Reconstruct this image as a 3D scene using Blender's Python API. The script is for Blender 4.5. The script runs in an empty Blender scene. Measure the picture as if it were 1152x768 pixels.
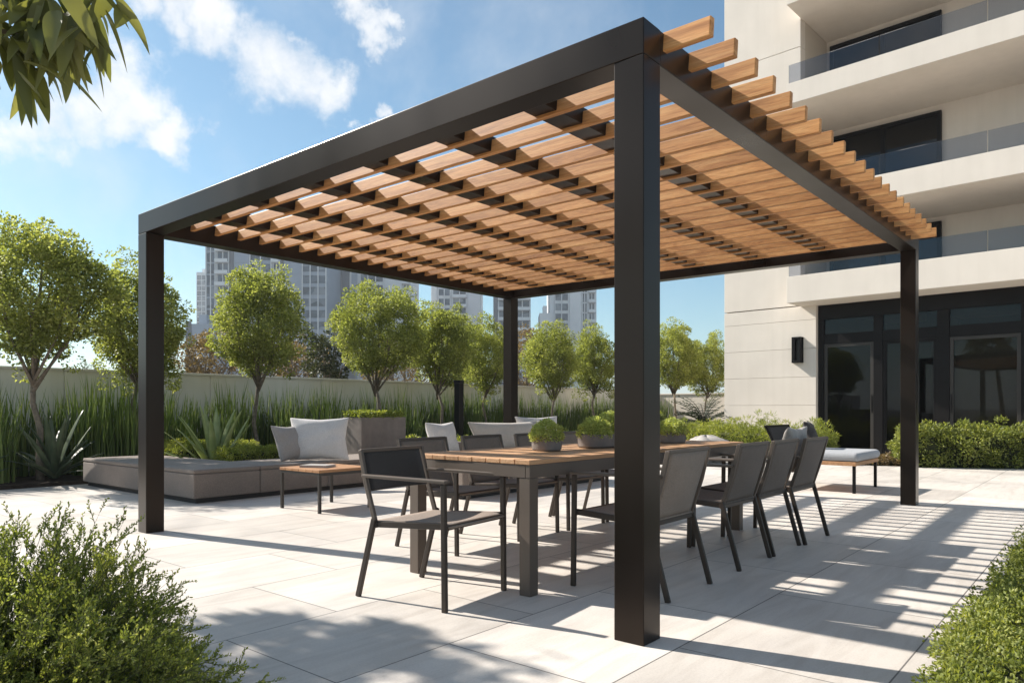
import bpy, bmesh, math, random
import numpy as np
from mathutils import Vector, Matrix
R = math.radians
rnd = random.Random(7)
rng = np.random.default_rng(11)
SC = bpy.context.scene
COL = SC.collection
H = 1.03                       # eye height
AX = Vector((-.768, .640, 0)).normalized()      # pergola's A axis (left-back)
BX = Vector((.640, .768, 0)).normalized()       # pergola's B axis (right-back)
YAW = math.atan2(BX.y, BX.x)                    # turns local X onto B and local Y onto A

def AB(a, b, z=0.0):
    v = AX * a + BX * b
    return Vector((v.x, v.y, z))

# ------------------------------------------------------------------ objects
def tag(o, label=None, cat=None, group=None, kind=None):
    if label: o['label'] = label
    if cat: o['category'] = cat
    if group: o['group'] = group
    if kind: o['kind'] = kind
    return o

def link(o, parent=None):
    COL.objects.link(o)
    if parent: o.parent = parent
    return o

def thing(name, label, cat, loc=(0, 0, 0), rz=0.0, group=None):
    o = bpy.data.objects.new(name, None)
    o.empty_display_size = .2
    link(o)
    o.location = loc
    o.rotation_euler = (0, 0, rz)
    return tag(o, label, cat, group)

def copy_tree(o, parent=None):
    c = o.copy()
    COL.objects.link(c)
    if parent: c.parent = parent
    for ch in [x for x in bpy.data.objects if x.parent == o]:
        copy_tree(ch, c)
    return c

class MB:
    def __init__(s):
        s.v = []; s.f = []
    def add(s, vs, fs):
        k = len(s.v)
        s.v += [tuple(v) for v in vs]
        s.f += [tuple(i + k for i in f) for f in fs]
        return s
    def box(s, x0, x1, y0, y1, z0, z1):
        vs = [(x, y, z) for z in (z0, z1) for y in (y0, y1) for x in (x0, x1)]
        return s.add(vs, [(0, 2, 3, 1), (4, 5, 7, 6), (0, 1, 5, 4), (2, 6, 7, 3), (0, 4, 6, 2), (1, 3, 7, 5)])
    def bar(s, p, q, w, h, up=(0, 0, 1)):
        p = Vector(p); q = Vector(q); d = (q - p).normalized(); up = Vector(up)
        if abs(d.dot(up)) > .97: up = Vector((0, 1, 0))
        x = d.cross(up).normalized() * w * .5; y = x.cross(d).normalized() * h * .5
        vs = [p - x - y, p + x - y, p + x + y, p - x + y, q - x - y, q + x - y, q + x + y, q - x + y]
        return s.add(vs, [(0, 1, 2, 3), (7, 6, 5, 4), (0, 4, 5, 1), (1, 5, 6, 2), (2, 6, 7, 3), (3, 7, 4, 0)])
    def tube(s, pts, rad, n=8, cap=True):
        pts = [Vector(p) for p in pts]; rings = []
        k0 = len(s.v); ref = Vector((.3, .9, .1))
        for i, p in enumerate(pts):
            d = (pts[min(i + 1, len(pts) - 1)] - pts[max(i - 1, 0)]).normalized()
            x = d.cross(ref)
            if x.length < .05: x = d.cross(Vector((1, 0, 0)))
            x.normalize(); y = d.cross(x)
            r = rad[i] if hasattr(rad, '__len__') else rad
            for j in range(n):
                t = 2 * math.pi * j / n
                s.v.append(tuple(p + x * math.cos(t) * r + y * math.sin(t) * r))
        for i in range(len(pts) - 1):
            for j in range(n):
                a = k0 + i * n + j; b = k0 + i * n + (j + 1) % n
                s.f.append((a, b, b + n, a + n))
        if cap:
            s.f.append(tuple(k0 + j for j in reversed(range(n))))
            s.f.append(tuple(k0 + (len(pts) - 1) * n + j for j in range(n)))
        return s
    def lathe(s, prof, n=32, c=(0, 0, 0)):
        k0 = len(s.v)
        for r, z in prof:
            for j in range(n):
                t = 2 * math.pi * j / n
                s.v.append((c[0] + r * math.cos(t), c[1] + r * math.sin(t), c[2] + z))
        for i in range(len(prof) - 1):
            for j in range(n):
                a = k0 + i * n + j; b = k0 + i * n + (j + 1) % n
                s.f.append((a, b, b + n, a + n))
        s.f.append(tuple(k0 + j for j in reversed(range(n))))
        s.f.append(tuple(k0 + (len(prof) - 1) * n + j for j in range(n)))
        return s
    def grid(s, fn, nu, nv):
        k0 = len(s.v)
        for j in range(nv + 1):
            for i in range(nu + 1):
                s.v.append(tuple(fn(i / nu, j / nv)))
        for j in range(nv):
            for i in range(nu):
                a = k0 + j * (nu + 1) + i
                s.f.append((a, a + 1, a + nu + 2, a + nu + 1))
        return s
    def build(s, name, mat, parent=None, bevel=0, seg=2, smooth=False, solid=0, sub=0):
        me = bpy.data.meshes.new(name)
        me.from_pydata(s.v, [], s.f)
        me.update()
        me.materials.append(mat)
        o = bpy.data.objects.new(name, me)
        link(o, parent)
        if smooth:
            me.polygons.foreach_set('use_smooth', [True] * len(me.polygons))
        if solid:
            m = o.modifiers.new('solid', 'SOLIDIFY'); m.thickness = solid; m.offset = 0
        if bevel:
            m = o.modifiers.new('bevel', 'BEVEL'); m.width = bevel; m.segments = seg
            m.limit_method = 'ANGLE'; m.angle_limit = R(35); m.harden_normals = False
        if sub:
            m = o.modifiers.new('sub', 'SUBSURF'); m.levels = sub; m.render_levels = sub
        return o

def np_mesh(name, verts, tris, mat, parent=None, smooth=False):
    me = bpy.data.meshes.new(name)
    nv, nf = len(verts), len(tris)
    me.vertices.add(nv); me.vertices.foreach_set('co', np.asarray(verts, np.float32).ravel())
    me.loops.add(nf * 3); me.loops.foreach_set('vertex_index', np.asarray(tris, np.int32).ravel())
    me.polygons.add(nf)
    me.polygons.foreach_set('loop_start', np.arange(0, nf * 3, 3, dtype=np.int32))
    me.polygons.foreach_set('loop_total', np.full(nf, 3, np.int32))
    if smooth: me.polygons.foreach_set('use_smooth', np.ones(nf, bool))
    me.update(calc_edges=True)
    me.materials.append(mat)
    return link(bpy.data.objects.new(name, me), parent)

def unit(v):
    return v / np.maximum(np.linalg.norm(v, axis=-1, keepdims=True), 1e-9)

def leaves(pos, dirs, length, width, fold=.25, droop=0.0):
    """one small folded leaf of four triangles at each position, pointing along dirs"""
    n = len(pos)
    d = unit(dirs)
    side = unit(np.cross(d, unit(rng.normal(size=(n, 3)))))
    nor = np.cross(side, d)
    L = np.broadcast_to(np.asarray(length, float).reshape(-1, 1), (n, 1))
    W = np.broadcast_to(np.asarray(width, float).reshape(-1, 1), (n, 1))
    down = np.array([0, 0, -1.]) * droop
    base = pos
    mid = pos + d * L * .5 - nor * W * fold * .6 + down * L * .25
    l = pos + d * L * .42 + side * W * .5 + nor * W * fold + down * L * .2
    r = pos + d * L * .42 - side * W * .5 + nor * W * fold + down * L * .2
    tip = pos + d * L + down * L
    v = np.stack([base, l, mid, r, tip], 1).reshape(-1, 3)
    k = np.arange(n)[:, None, None] * 5
    t = np.array([[0, 2, 1], [0, 3, 2], [1, 2, 4], [2, 3, 4]])[None] + k
    return v, t.reshape(-1, 3)

def join_np(parts):
    vs, ts, k = [], [], 0
    for v, t in parts:
        vs.append(v); ts.append(t + k); k += len(v)
    return np.concatenate(vs), np.concatenate(ts)

# ------------------------------------------------------------------ materials
def new_mat(name):
    m = bpy.data.materials.new(name); m.use_nodes = True
    nt = m.node_tree; nt.nodes.clear()
    out = nt.nodes.new('ShaderNodeOutputMaterial')
    return m, nt, out

def N(nt, typ, **kw):
    n = nt.nodes.new('ShaderNode' + typ)
    for k, v in kw.items():
        if k in n.inputs.keys() if hasattr(n.inputs, 'keys') else False: n.inputs[k].default_value = v
        else: setattr(n, k, v)
    return n

def setin(n, **kw):
    for k, v in kw.items():
        n.inputs[k.replace('_', ' ')].default_value = v
    return n

def c4(c): return (c[0], c[1], c[2], 1)

def ramp(nt, fac, stops):
    r = nt.nodes.new('ShaderNodeValToRGB')
    while len(r.color_ramp.elements) > 1: r.color_ramp.elements.remove(r.color_ramp.elements[-1])
    r.color_ramp.elements[0].position = stops[0][0]; r.color_ramp.elements[0].color = c4(stops[0][1])
    for p, c in stops[1:]:
        e = r.color_ramp.elements.new(p); e.color = c4(c)
    nt.links.new(fac, r.inputs['Fac'])
    return r.outputs['Color']

def mixc(nt, fac, a, b, blend='MIX'):
    m = nt.nodes.new('ShaderNodeMix'); m.data_type = 'RGBA'; m.blend_type = blend
    for idx, v in ((0, fac), (6, a), (7, b)):
        if hasattr(v, 'is_output'): nt.links.new(v, m.inputs[idx])
        else: m.inputs[idx].default_value = v if idx == 0 else c4(v)
    return m.outputs[2]

def noise(nt, vec, scale, detail=4, rough=.55, dist=0):
    n = nt.nodes.new('ShaderNodeTexNoise')
    n.inputs['Scale'].default_value = scale; n.inputs['Detail'].default_value = detail
    n.inputs['Roughness'].default_value = rough; n.inputs['Distortion'].default_value = dist
    if vec: nt.links.new(vec, n.inputs['Vector'])
    return n.outputs['Fac']

def objvec(nt, rot=(0, 0, 0), scale=(1, 1, 1)):
    t = nt.nodes.new('ShaderNodeTexCoord'); m = nt.nodes.new('ShaderNodeMapping')
    m.inputs['Rotation'].default_value = rot; m.inputs['Scale'].default_value = scale
    nt.links.new(t.outputs['Object'], m.inputs['Vector'])
    return m.outputs['Vector']

def bump(nt, height, strength=.2, dist=.01):
    b = nt.nodes.new('ShaderNodeBump'); b.inputs['Strength'].default_value = strength
    b.inputs['Distance'].default_value = dist
    nt.links.new(height, b.inputs['Height'])
    return b.outputs['Normal']

def principled(nt, out, color, rough=.5, metal=0, spec=.5, normal=None, roughsock=None):
    p = nt.nodes.new('ShaderNodeBsdfPrincipled')
    if hasattr(color, 'is_output'): nt.links.new(color, p.inputs['Base Color'])
    else: p.inputs['Base Color'].default_value = c4(color)
    p.inputs['Roughness'].default_value = rough; p.inputs['Metallic'].default_value = metal
    p.inputs['Specular IOR Level'].default_value = spec
    if normal: nt.links.new(normal, p.inputs['Normal'])
    if roughsock: nt.links.new(roughsock, p.inputs['Roughness'])
    nt.links.new(p.outputs[0], out.inputs['Surface'])
    return p

def mat_plain(name, color, rough=.6, metal=0, var=.12, scale=6, bumps=.1, bscale=60, spec=.5, streak=0):
    m, nt, out = new_mat(name)
    v = objvec(nt)
    f = noise(nt, v, scale, 5)
    dark = tuple(c * (1 - var) for c in color); lite = tuple(min(1, c * (1 + var)) for c in color)
    col = ramp(nt, f, [(.3, dark), (.7, lite)])
    if streak:
        fs = noise(nt, objvec(nt, (0, 0, 0), (1, 1, .07)), 5.5, 5, .6)
        col = mixc(nt, streak, col, ramp(nt, fs, [(.36, (.72, .70, .67)), (.56, (1.03, 1.03, 1.03))]), 'MULTIPLY')
    nrm = bump(nt, noise(nt, v, bscale, 3), bumps, .004) if bumps else None
    principled(nt, out, col, rough, metal, spec, nrm)
    return m

def mat_fabric(name, color, scale=420, var=.1, strength=.25, rough=.9):
    m, nt, out = new_mat(name)
    v = objvec(nt)
    w1 = nt.nodes.new('ShaderNodeTexWave'); w1.bands_direction = 'X'; w1.inputs['Scale'].default_value = scale / 6.28
    w2 = nt.nodes.new('ShaderNodeTexWave'); w2.bands_direction = 'Z'; w2.inputs['Scale'].default_value = scale / 6.28
    for w in (w1, w2):
        w.inputs['Distortion'].default_value = 1.5; nt.links.new(v, w.inputs['Vector'])
    mul = nt.nodes.new('ShaderNodeMath'); mul.operation = 'ADD'
    nt.links.new(w1.outputs['Fac'], mul.inputs[0]); nt.links.new(w2.outputs['Fac'], mul.inputs[1])
    f = noise(nt, v, 5, 5); f2 = noise(nt, v, 160, 2)
    c1 = ramp(nt, f, [(.3, tuple(c * (1 - var) for c in color)), (.7, tuple(c * (1 + var) for c in color))])
    c2 = ramp(nt, f2, [(.3, (.78, .78, .78)), (.7, (1.15, 1.15, 1.15))])
    col = mixc(nt, 1.0, c1, c2, 'MULTIPLY')
    p = principled(nt, out, col, rough, 0, .2, bump(nt, mul.outputs[0], strength, .002))
    p.inputs['Sheen Weight'].default_value = .15
    return m

def mat_wood(name, c0, c1, c2, rot=0.0, rough=.55, stretch=.06, dens=22, planky=0.0):
    """grain runs along local X after rotating the coordinates by rot"""
    m, nt, out = new_mat(name)
    v = objvec(nt, (0, 0, -rot))
    mp = nt.nodes.new('ShaderNodeMapping'); mp.inputs['Scale'].default_value = (stretch, 1, 1)
    nt.links.new(v, mp.inputs['Vector'])
    geo = nt.nodes.new('ShaderNodeNewGeometry')
    off = nt.nodes.new('ShaderNodeVectorMath'); off.operation = 'ADD'
    rs = nt.nodes.new('ShaderNodeMath'); rs.operation = 'MULTIPLY'; rs.inputs[1].default_value = 37.0
    oi0 = nt.nodes.new('ShaderNodeObjectInfo'); ad0 = nt.nodes.new('ShaderNodeMath'); ad0.operation = 'ADD'
    nt.links.new(geo.outputs['Random Per Island'], ad0.inputs[0]); nt.links.new(oi0.outputs['Random'], ad0.inputs[1]); nt.links.new(ad0.outputs[0], rs.inputs[0])
    nt.links.new(mp.outputs[0], off.inputs[0]); nt.links.new(rs.outputs[0], off.inputs[1])
    f = noise(nt, off.outputs[0], dens, 7, .62, 1.2)
    fine = noise(nt, off.outputs[0], dens * 7, 4, .6)
    col = ramp(nt, f, [(.28, c0), (.5, c1), (.72, c2)])
    col = mixc(nt, .55, col, ramp(nt, fine, [(.3, (.62, .58, .55)), (.65, (1.1, 1.08, 1.05))]), 'MULTIPLY')
    oi = nt.nodes.new('ShaderNodeObjectInfo')
    rsum = nt.nodes.new('ShaderNodeMath'); rsum.operation = 'MULTIPLY_ADD'; rsum.inputs[1].default_value = .5
    nt.links.new(geo.outputs['Random Per Island'], rsum.inputs[0])
    hlf = nt.nodes.new('ShaderNodeMath'); hlf.operation = 'MULTIPLY'; hlf.inputs[1].default_value = .5
    nt.links.new(oi.outputs['Random'], hlf.inputs[0]); nt.links.new(hlf.outputs[0], rsum.inputs[2])
    tone = ramp(nt, rsum.outputs[0], [(0, (.66, .62, .58)), (.5, (.95, .95, .95)), (1, (1.16, 1.15, 1.13))])
    col = mixc(nt, 1.0, col, tone, 'MULTIPLY')
    principled(nt, out, col, rough, 0, .35, bump(nt, fine, .25, .003))
    return m

def mat_leaf(name, dark, mid, lite, trans=.35, rough=.5, nscale=1.6, tcol=None):
    m, nt, out = new_mat(name)
    geo = nt.nodes.new('ShaderNodeNewGeometry')
    v = objvec(nt)
    f = noise(nt, v, nscale, 3)
    add = nt.nodes.new('ShaderNodeMath'); add.operation = 'MULTIPLY_ADD'
    nt.links.new(geo.outputs['Random Per Island'], add.inputs[0]); add.inputs[1].default_value = .55
    sub = nt.nodes.new('ShaderNodeMath'); sub.operation = 'MULTIPLY_ADD'
    nt.links.new(f, sub.inputs[0]); sub.inputs[1].default_value = 1.1; sub.inputs[2].default_value = -.33
    nt.links.new(sub.outputs[0], add.inputs[2])
    col = ramp(nt, add.outputs[0], [(.12, dark), (.5, mid), (.9, lite)])
    p = nt.nodes.new('ShaderNodeBsdfPrincipled')
    nt.links.new(col, p.inputs['Base Color'])
    p.inputs['Roughness'].default_value = rough; p.inputs['Specular IOR Level'].default_value = .35
    t = nt.nodes.new('ShaderNodeBsdfTranslucent')
    tc = mixc(nt, 1.0, col, tcol or (1.5, 1.45, .7), 'MULTIPLY')
    nt.links.new(tc, t.inputs['Color'])
    mx = nt.nodes.new('ShaderNodeMixShader'); mx.inputs[0].default_value = trans
    nt.links.new(p.outputs[0], mx.inputs[1]); nt.links.new(t.outputs[0], mx.inputs[2])
    nt.links.new(mx.outputs[0], out.inputs['Surface'])
    return m

def mat_glass(name, tint=(.8, .85, .9), refl=.08, through=1.0, rough=0.0, ior=1.5):
    m, nt, out = new_mat(name)
    tr = nt.nodes.new('ShaderNodeBsdfTransparent'); tr.inputs['Color'].default_value = c4(tuple(t * through for t in tint))
    gl = nt.nodes.new('ShaderNodeBsdfGlossy'); gl.inputs['Roughness'].default_value = rough
    gl.inputs['Color'].default_value = (.95, .97, 1, 1)
    fr = nt.nodes.new('ShaderNodeFresnel'); fr.inputs['IOR'].default_value = ior
    ad = nt.nodes.new('ShaderNodeMath'); ad.operation = 'ADD'; ad.use_clamp = True
    nt.links.new(fr.outputs[0], ad.inputs[0]); ad.inputs[1].default_value = refl
    mx = nt.nodes.new('ShaderNodeMixShader')
    nt.links.new(ad.outputs[0], mx.inputs[0]); nt.links.new(tr.outputs[0], mx.inputs[1]); nt.links.new(gl.outputs[0], mx.inputs[2])
    nt.links.new(mx.outputs[0], out.inputs['Surface'])
    return m

def mat_paving():
    m, nt, out = new_mat('porcelain_paving')
    v = objvec(nt)
    mp = nt.nodes.new('ShaderNodeMapping'); mp.inputs['Location'].default_value = (-.49, .13, 0)
    nt.links.new(v, mp.inputs['Vector'])
    br = nt.nodes.new('ShaderNodeTexBrick')
    nt.links.new(mp.outputs[0], br.inputs['Vector'])
    br.offset = .5; br.inputs['Scale'].default_value = 1
    br.inputs['Brick Width'].default_value = 1.2; br.inputs['Row Height'].default_value = .8
    br.inputs['Mortar Size'].default_value = .0035; br.inputs['Mortar Smooth'].default_value = .1
    br.inputs['Bias'].default_value = 0
    br.inputs['Color1'].default_value = (.53, .49, .447, 1); br.inputs['Color2'].default_value = (.66, .612, .562, 1)
    br.inputs['Mortar'].default_value = (.16, .15, .14, 1)
    cloud = noise(nt, v, 1.3, 6, .6, .8)
    vein = noise(nt, objvec(nt, (0, 0, .2), (.35, 2.2, 1)), 3.2, 7, .62, 1.5)
    speck = noise(nt, v, 95, 3, .6)
    col = mixc(nt, .75, br.outputs['Color'], ramp(nt, cloud, [(.3, (.86, .855, .86)), (.68, (1.08, 1.07, 1.05))]), 'MULTIPLY')
    col = mixc(nt, .6, col, ramp(nt, vein, [(.34, (.84, .82, .8)), (.56, (1.05, 1.05, 1.05))]), 'MULTIPLY')
    col = mixc(nt, .35, col, ramp(nt, speck, [(.35, (.8, .8, .8)), (.6, (1.05, 1.05, 1.05))]), 'MULTIPLY')
    rr = ramp(nt, cloud, [(.3, (.42, .42, .42)), (.7, (.62, .62, .62))])
    inv = nt.nodes.new('ShaderNodeMath'); inv.operation = 'SUBTRACT'; inv.inputs[0].default_value = 1
    nt.links.new(br.outputs['Fac'], inv.inputs[1])
    nrm = bump(nt, inv.outputs[0], .5, .004)
    p = principled(nt, out, col, .5, 0, .35, nrm, rr)
    return m

def mat_metal(name, col, rough=.38, metal=.55, spec=.5):
    m, nt, out = new_mat(name)
    v = objvec(nt)
    sm = noise(nt, objvec(nt, (0, 0, 0), (1, 1, .35)), 1.6, 2, .5, .2)
    fine = noise(nt, v, 900, 2)
    c = ramp(nt, sm, [(.3, tuple(x * .85 for x in col)), (.7, tuple(x * 1.15 for x in col))])
    rr = ramp(nt, sm, [(.3, (rough - .03,) * 3), (.7, (rough + .05,) * 3)])
    principled(nt, out, c, rough, metal, spec, bump(nt, fine, .03, .0005), rr)
    return m

M = {}
M['post'] = mat_metal('bronze_powder_coat', (.030, .0225, .018), .30, .7, .3)
M['frame'] = mat_metal('taupe_powder_coat', (.115, .090, .072), .45, .15, .35)
M['frame_dark'] = mat_metal('dark_powder_coat', (.052, .040, .032), .42, .2, .3)
M['black'] = mat_plain('black_aluminium', (.010, .009, .009), .4, 0, .1, 4, .05, 60, .12)
M['slat'] = mat_wood('oiled_cedar', (.36, .145, .042), (.57, .27, .092), (.70, .39, .155), YAW + math.pi / 2)
M['teak'] = mat_wood('weathered_teak', (.36, .19, .095), (.50, .29, .155), (.62, .40, .24), 0.0, .6)
M['teak_side'] = mat_wood('side_table_teak', (.36, .18, .085), (.48, .26, .13), (.58, .34, .18), 0.0, .6)
M['paving'] = mat_paving()
M['cream'] = mat_plain('cream_render', (.70, .635, .56), .85, 0, .045, 1.2, .12, 220, .2, .09)
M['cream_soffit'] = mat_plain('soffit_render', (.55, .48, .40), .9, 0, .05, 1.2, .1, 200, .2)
M['wall'] = mat_plain('garden_wall_render', (.76, .72, .68), .9, 0, .06, .9, .15, 120, .2, .2)
M['soil'] = mat_plain('dark_soil', (.045, .034, .025), .95, 0, .5, 9, .6, 30, .1)
M['ground'] = mat_plain('city_ground', (.16, .16, .15), .95, 0, .3, .02, 0, 1, .1)
M['sofa'] = mat_fabric('taupe_outdoor_fabric', (.235, .19, .16), 500, .07)
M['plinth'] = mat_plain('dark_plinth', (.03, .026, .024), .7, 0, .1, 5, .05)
M['sling'] = mat_fabric('taupe_sling', (.27, .21, .168), 900, .08, .4, .75)
M['sling_shaded'] = mat_fabric('shaded_taupe_sling', (.15, .115, .092), 900, .08, .4, .75)  # taupe sling again, darkened for the shaded chairs of the right-hand row
M['sling_dark'] = mat_fabric('dark_sling', (.045, .04, .038), 900, .08, .4, .7)
M['linen'] = mat_fabric('pale_linen', (.62, .59, .57), 700, .05, .2)
M['linen_warm'] = mat_fabric('warm_linen', (.50, .45, .40), 700, .06, .2)
M['cushion_grey'] = mat_fabric('grey_cushion_fabric', (.34, .31, .29), 600, .06, .2)
M['seat_grey'] = mat_fabric('blue_grey_fabric', (.36, .37, .39), 600, .06, .2)
M['concrete'] = mat_plain('planter_concrete', (.19, .162, .145), .85, 0, .15, 8, .25, 90, .3)
M['stone'] = mat_plain('pale_boulder', (.40, .37, .34), .9, 0, .15, 4, .5, 14, .2)
M['bark'] = mat_plain('bark', (.19, .155, .12), .95, 0, .35, 24, .7, 50, .1)
M['leaf_tree'] = mat_leaf('tree_leaf', (.12, .138, .032), (.275, .30, .075), (.50, .49, .17), .5, .5, 1.6, (1.35, 1.4, .8))
M['leaf_big'] = mat_leaf('near_tree_leaf', (.07, .085, .028), (.15, .16, .055), (.26, .25, .10), .4)
M['leaf_brown'] = mat_leaf('autumn_leaf', (.13, .09, .045), (.20, .14, .07), (.27, .20, .11), .3)
M['leaf_dark'] = mat_leaf('dark_tree_leaf', (.025, .032, .014), (.05, .06, .025), (.085, .09, .04), .25)
M['leaf_bush'] = mat_leaf('shrub_leaf', (.10, .135, .03), (.22, .265, .06), (.43, .44, .15), .46)
M['leaf_box'] = mat_leaf('boxwood_leaf', (.095, .115, .026), (.20, .235, .05), (.40, .41, .14), .42)
M['leaf_dome'] = mat_leaf('dome_leaf', (.30, .36, .10), (.48, .53, .18), (.68, .69, .34), .4)
M['leaf_low'] = mat_leaf('low_hedge_leaf', (.12, .155, .03), (.25, .29, .055), (.42, .43, .12), .42)
M['reed'] = mat_leaf('reed_leaf', (.09, .14, .035), (.20, .27, .07), (.40, .43, .16), .38, .55)
M['agave'] = mat_leaf('agave_leaf', (.20, .26, .09), (.34, .40, .17), (.56, .58, .32), .3, .45, 5)
M['agave_dark'] = mat_leaf('dark_agave_leaf', (.05, .075, .045), (.09, .12, .07), (.17, .20, .12), .15, .4, 5)
M['sago'] = mat_leaf('palm_leaf', (.02, .032, .016), (.04, .055, .028), (.075, .09, .045), .15)
M['glass_door'] = mat_glass('door_glass', (.50, .50, .48), 0, 1, 0, 1.34)
M['glass_rail'] = mat_glass('balustrade_glass', (.72, .74, .78), 0, 1, 0, 1.42)
M['blind'] = mat_fabric('roller_blind', (.50, .44, .37), 300, .05, .1)
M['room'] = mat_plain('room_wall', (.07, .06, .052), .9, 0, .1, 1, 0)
M['alu'] = mat_plain('grey_aluminium', (.055, .05, .046), .4, .3, .06, 3, .03, 60, .2)
M['twr_white'] = mat_plain('tower_white_cladding', (.70, .70, .70), .7, 0, .06, .15, 0)
M['twr_grey'] = mat_plain('tower_grey_cladding', (.33, .37, .43), .5, 0, .06, .15, 0)
M['twr_dark'] = mat_plain('tower_dark_cladding', (.13, .14, .16), .5, 0, .06, .15, 0)
def mat_towerglass():
    m, nt, out = new_mat('tower_glazing')
    v = objvec(nt)
    geo = nt.nodes.new('ShaderNodeNewGeometry')
    vo = nt.nodes.new('ShaderNodeTexVoronoi'); vo.inputs['Scale'].default_value = .45
    nt.links.new(v, vo.inputs['Vector'])
    col = ramp(nt, vo.outputs['Color'], [(.1, (.03, .037, .05)), (.6, (.08, .10, .13)), (.95, (.28, .29, .31))])
    principled(nt, out, col, .12, 0, .6)
    return m
M['twr_glass'] = mat_towerglass()
M['hill'] = mat_plain('far_hill', (.07, .09, .06), .95, 0, .3, .01, 0)
M['sculpt'] = mat_fabric('speckled_knit', (.40, .37, .34), 250, .45, .6)

# ------------------------------------------------------------------ world, sun, camera
EL = R(38)
SUNXY = Vector((-.89, .455)).normalized()
w = bpy.data.worlds.new('World'); SC.world = w; w.use_nodes = True
nt = w.node_tree; nt.nodes.clear()
wo = nt.nodes.new('ShaderNodeOutputWorld'); bg = nt.nodes.new('ShaderNodeBackground')
sky = nt.nodes.new('ShaderNodeTexSky'); sky.sky_type = 'NISHITA'; sky.sun_disc = False
sky.sun_elevation = EL; sky.sun_rotation = math.atan2(SUNXY.x, SUNXY.y)
sky.altitude = 50; sky.air_density = 1.0; sky.dust_density = .6; sky.ozone_density = 1.6
tc = nt.nodes.new('ShaderNodeTexCoord')
gen = tc.outputs['Generated']
# cumulus clouds: puffs gathered round a few sky directions, broken up by noise
def dirpx(x, y):
    return Vector(((x - 576) / 822, 1, (460 - y) / 822)).normalized()
puffs = [(105, 125, .105), (160, 138, .09), (45, 140, .09), (215, 150, .06), (205, 22, .075), (255, 48, .08), (305, 78, .10), (350, 92, .075), (285, 62, .07),
         (404, 12, .055), (425, 18, .04), (412, 108, .03), (402, 135, .028), (330, 45, .035), (150, 5, .06), (250, 5, .05), (-150, 60, .2), (-420, 150, .25), (950, 60, .2)]
wn_ = nt.nodes.new('ShaderNodeTexNoise'); wn_.inputs['Scale'].default_value = 7.5; wn_.inputs['Detail'].default_value = 7; wn_.inputs['Roughness'].default_value = .6
nt.links.new(gen, wn_.inputs['Vector'])
wsub = nt.nodes.new('ShaderNodeVectorMath'); wsub.operation = 'SUBTRACT'; nt.links.new(wn_.outputs['Color'], wsub.inputs[0]); wsub.inputs[1].default_value = (.5, .5, .5)
wmul = nt.nodes.new('ShaderNodeVectorMath'); wmul.operation = 'MULTIPLY_ADD'; nt.links.new(wsub.outputs[0], wmul.inputs[0]); wmul.inputs[1].default_value = (.2, .2, .2); nt.links.new(gen, wmul.inputs[2])
acc = None
puffdirs = [(dirpx(x, y), r) for x, y, r in puffs]
for v_, r in (((.1, -.5, .8), .6), ((.8, -.5, .35), .35), ((-.7, -.6, .4), .4), ((.2, -.9, .25), .4), ((-.5, .1, .85), .3), ((-.95, -.1, .3), .3)):  # unseen clouds added overhead and behind the camera to whiten the ambient light
    puffdirs.append((Vector(v_).normalized(), r))
for dd, r in puffdirs:
    d = nt.nodes.new('ShaderNodeVectorMath'); d.operation = 'DISTANCE'
    nt.links.new(wmul.outputs[0], d.inputs[0]); d.inputs[1].default_value = dd
    mr = nt.nodes.new('ShaderNodeMapRange'); mr.interpolation_type = 'SMOOTHSTEP'
    mr.inputs['From Min'].default_value = r * .95; mr.inputs['From Max'].default_value = 0
    nt.links.new(d.outputs['Value'], mr.inputs['Value'])
    if acc is None: acc = mr.outputs[0]
    else:
        a = nt.nodes.new('ShaderNodeMath'); a.operation = 'MAXIMUM'
        nt.links.new(acc, a.inputs[0]); nt.links.new(mr.outputs[0], a.inputs[1]); acc = a.outputs[0]
n1 = noise(nt, gen, 11, 9, .62, .35)
n2 = noise(nt, gen, 3.2, 6, .6, .2)
def m2(op, a, b, c=None):
    n = nt.nodes.new('ShaderNodeMath'); n.operation = op
    for i, v in enumerate((a, b, c)):
        if v is None: continue
        if hasattr(v, 'is_output'): nt.links.new(v, n.inputs[i])
        else: n.inputs[i].default_value = v
    return n.outputs[0]
dens = m2('ADD', m2('MULTIPLY', acc, 1.45), m2('MULTIPLY_ADD', n1, 1.7, -1.12))
mask = nt.nodes.new('ShaderNodeMapRange'); mask.interpolation_type = 'SMOOTHSTEP'
nt.links.new(dens, mask.inputs['Value']); mask.inputs['From Min'].default_value = .02; mask.inputs['From Max'].default_value = 1.15
veil = nt.nodes.new('ShaderNodeMapRange'); veil.interpolation_type = 'SMOOTHSTEP'
nt.links.new(n2, veil.inputs['Value']); veil.inputs['From Min'].default_value = .45; veil.inputs['From Max'].default_value = .85; veil.inputs['To Max'].default_value = .6
mk = m2('MAXIMUM', mask.outputs[0], veil.outputs[0])
cshade = ramp(nt, n1, [(.32, (4.3, 4.6, 5.0)), (.62, (5.6, 5.6, 5.6))])
tinted = mixc(nt, 1.0, sky.outputs[0], (.55, .72, .72), 'MULTIPLY')
skyc = mixc(nt, m2('MULTIPLY', mk, .93), tinted, cshade)
nt.links.new(skyc, bg.inputs['Color']); bg.inputs['Strength'].default_value = .105
nt.links.new(bg.outputs[0], wo.inputs['Surface'])

sl = bpy.data.lights.new('sun', 'SUN'); sl.energy = 5.0; sl.angle = R(.7); sl.color = (1, .938, .85)
so = bpy.data.objects.new('sun', sl); link(so)
sd = Vector((SUNXY.x * math.cos(EL), SUNXY.y * math.cos(EL), math.sin(EL)))
so.rotation_euler = sd.to_track_quat('Z', 'Y').to_euler()
so.location = (-20, 10, 20)

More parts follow.
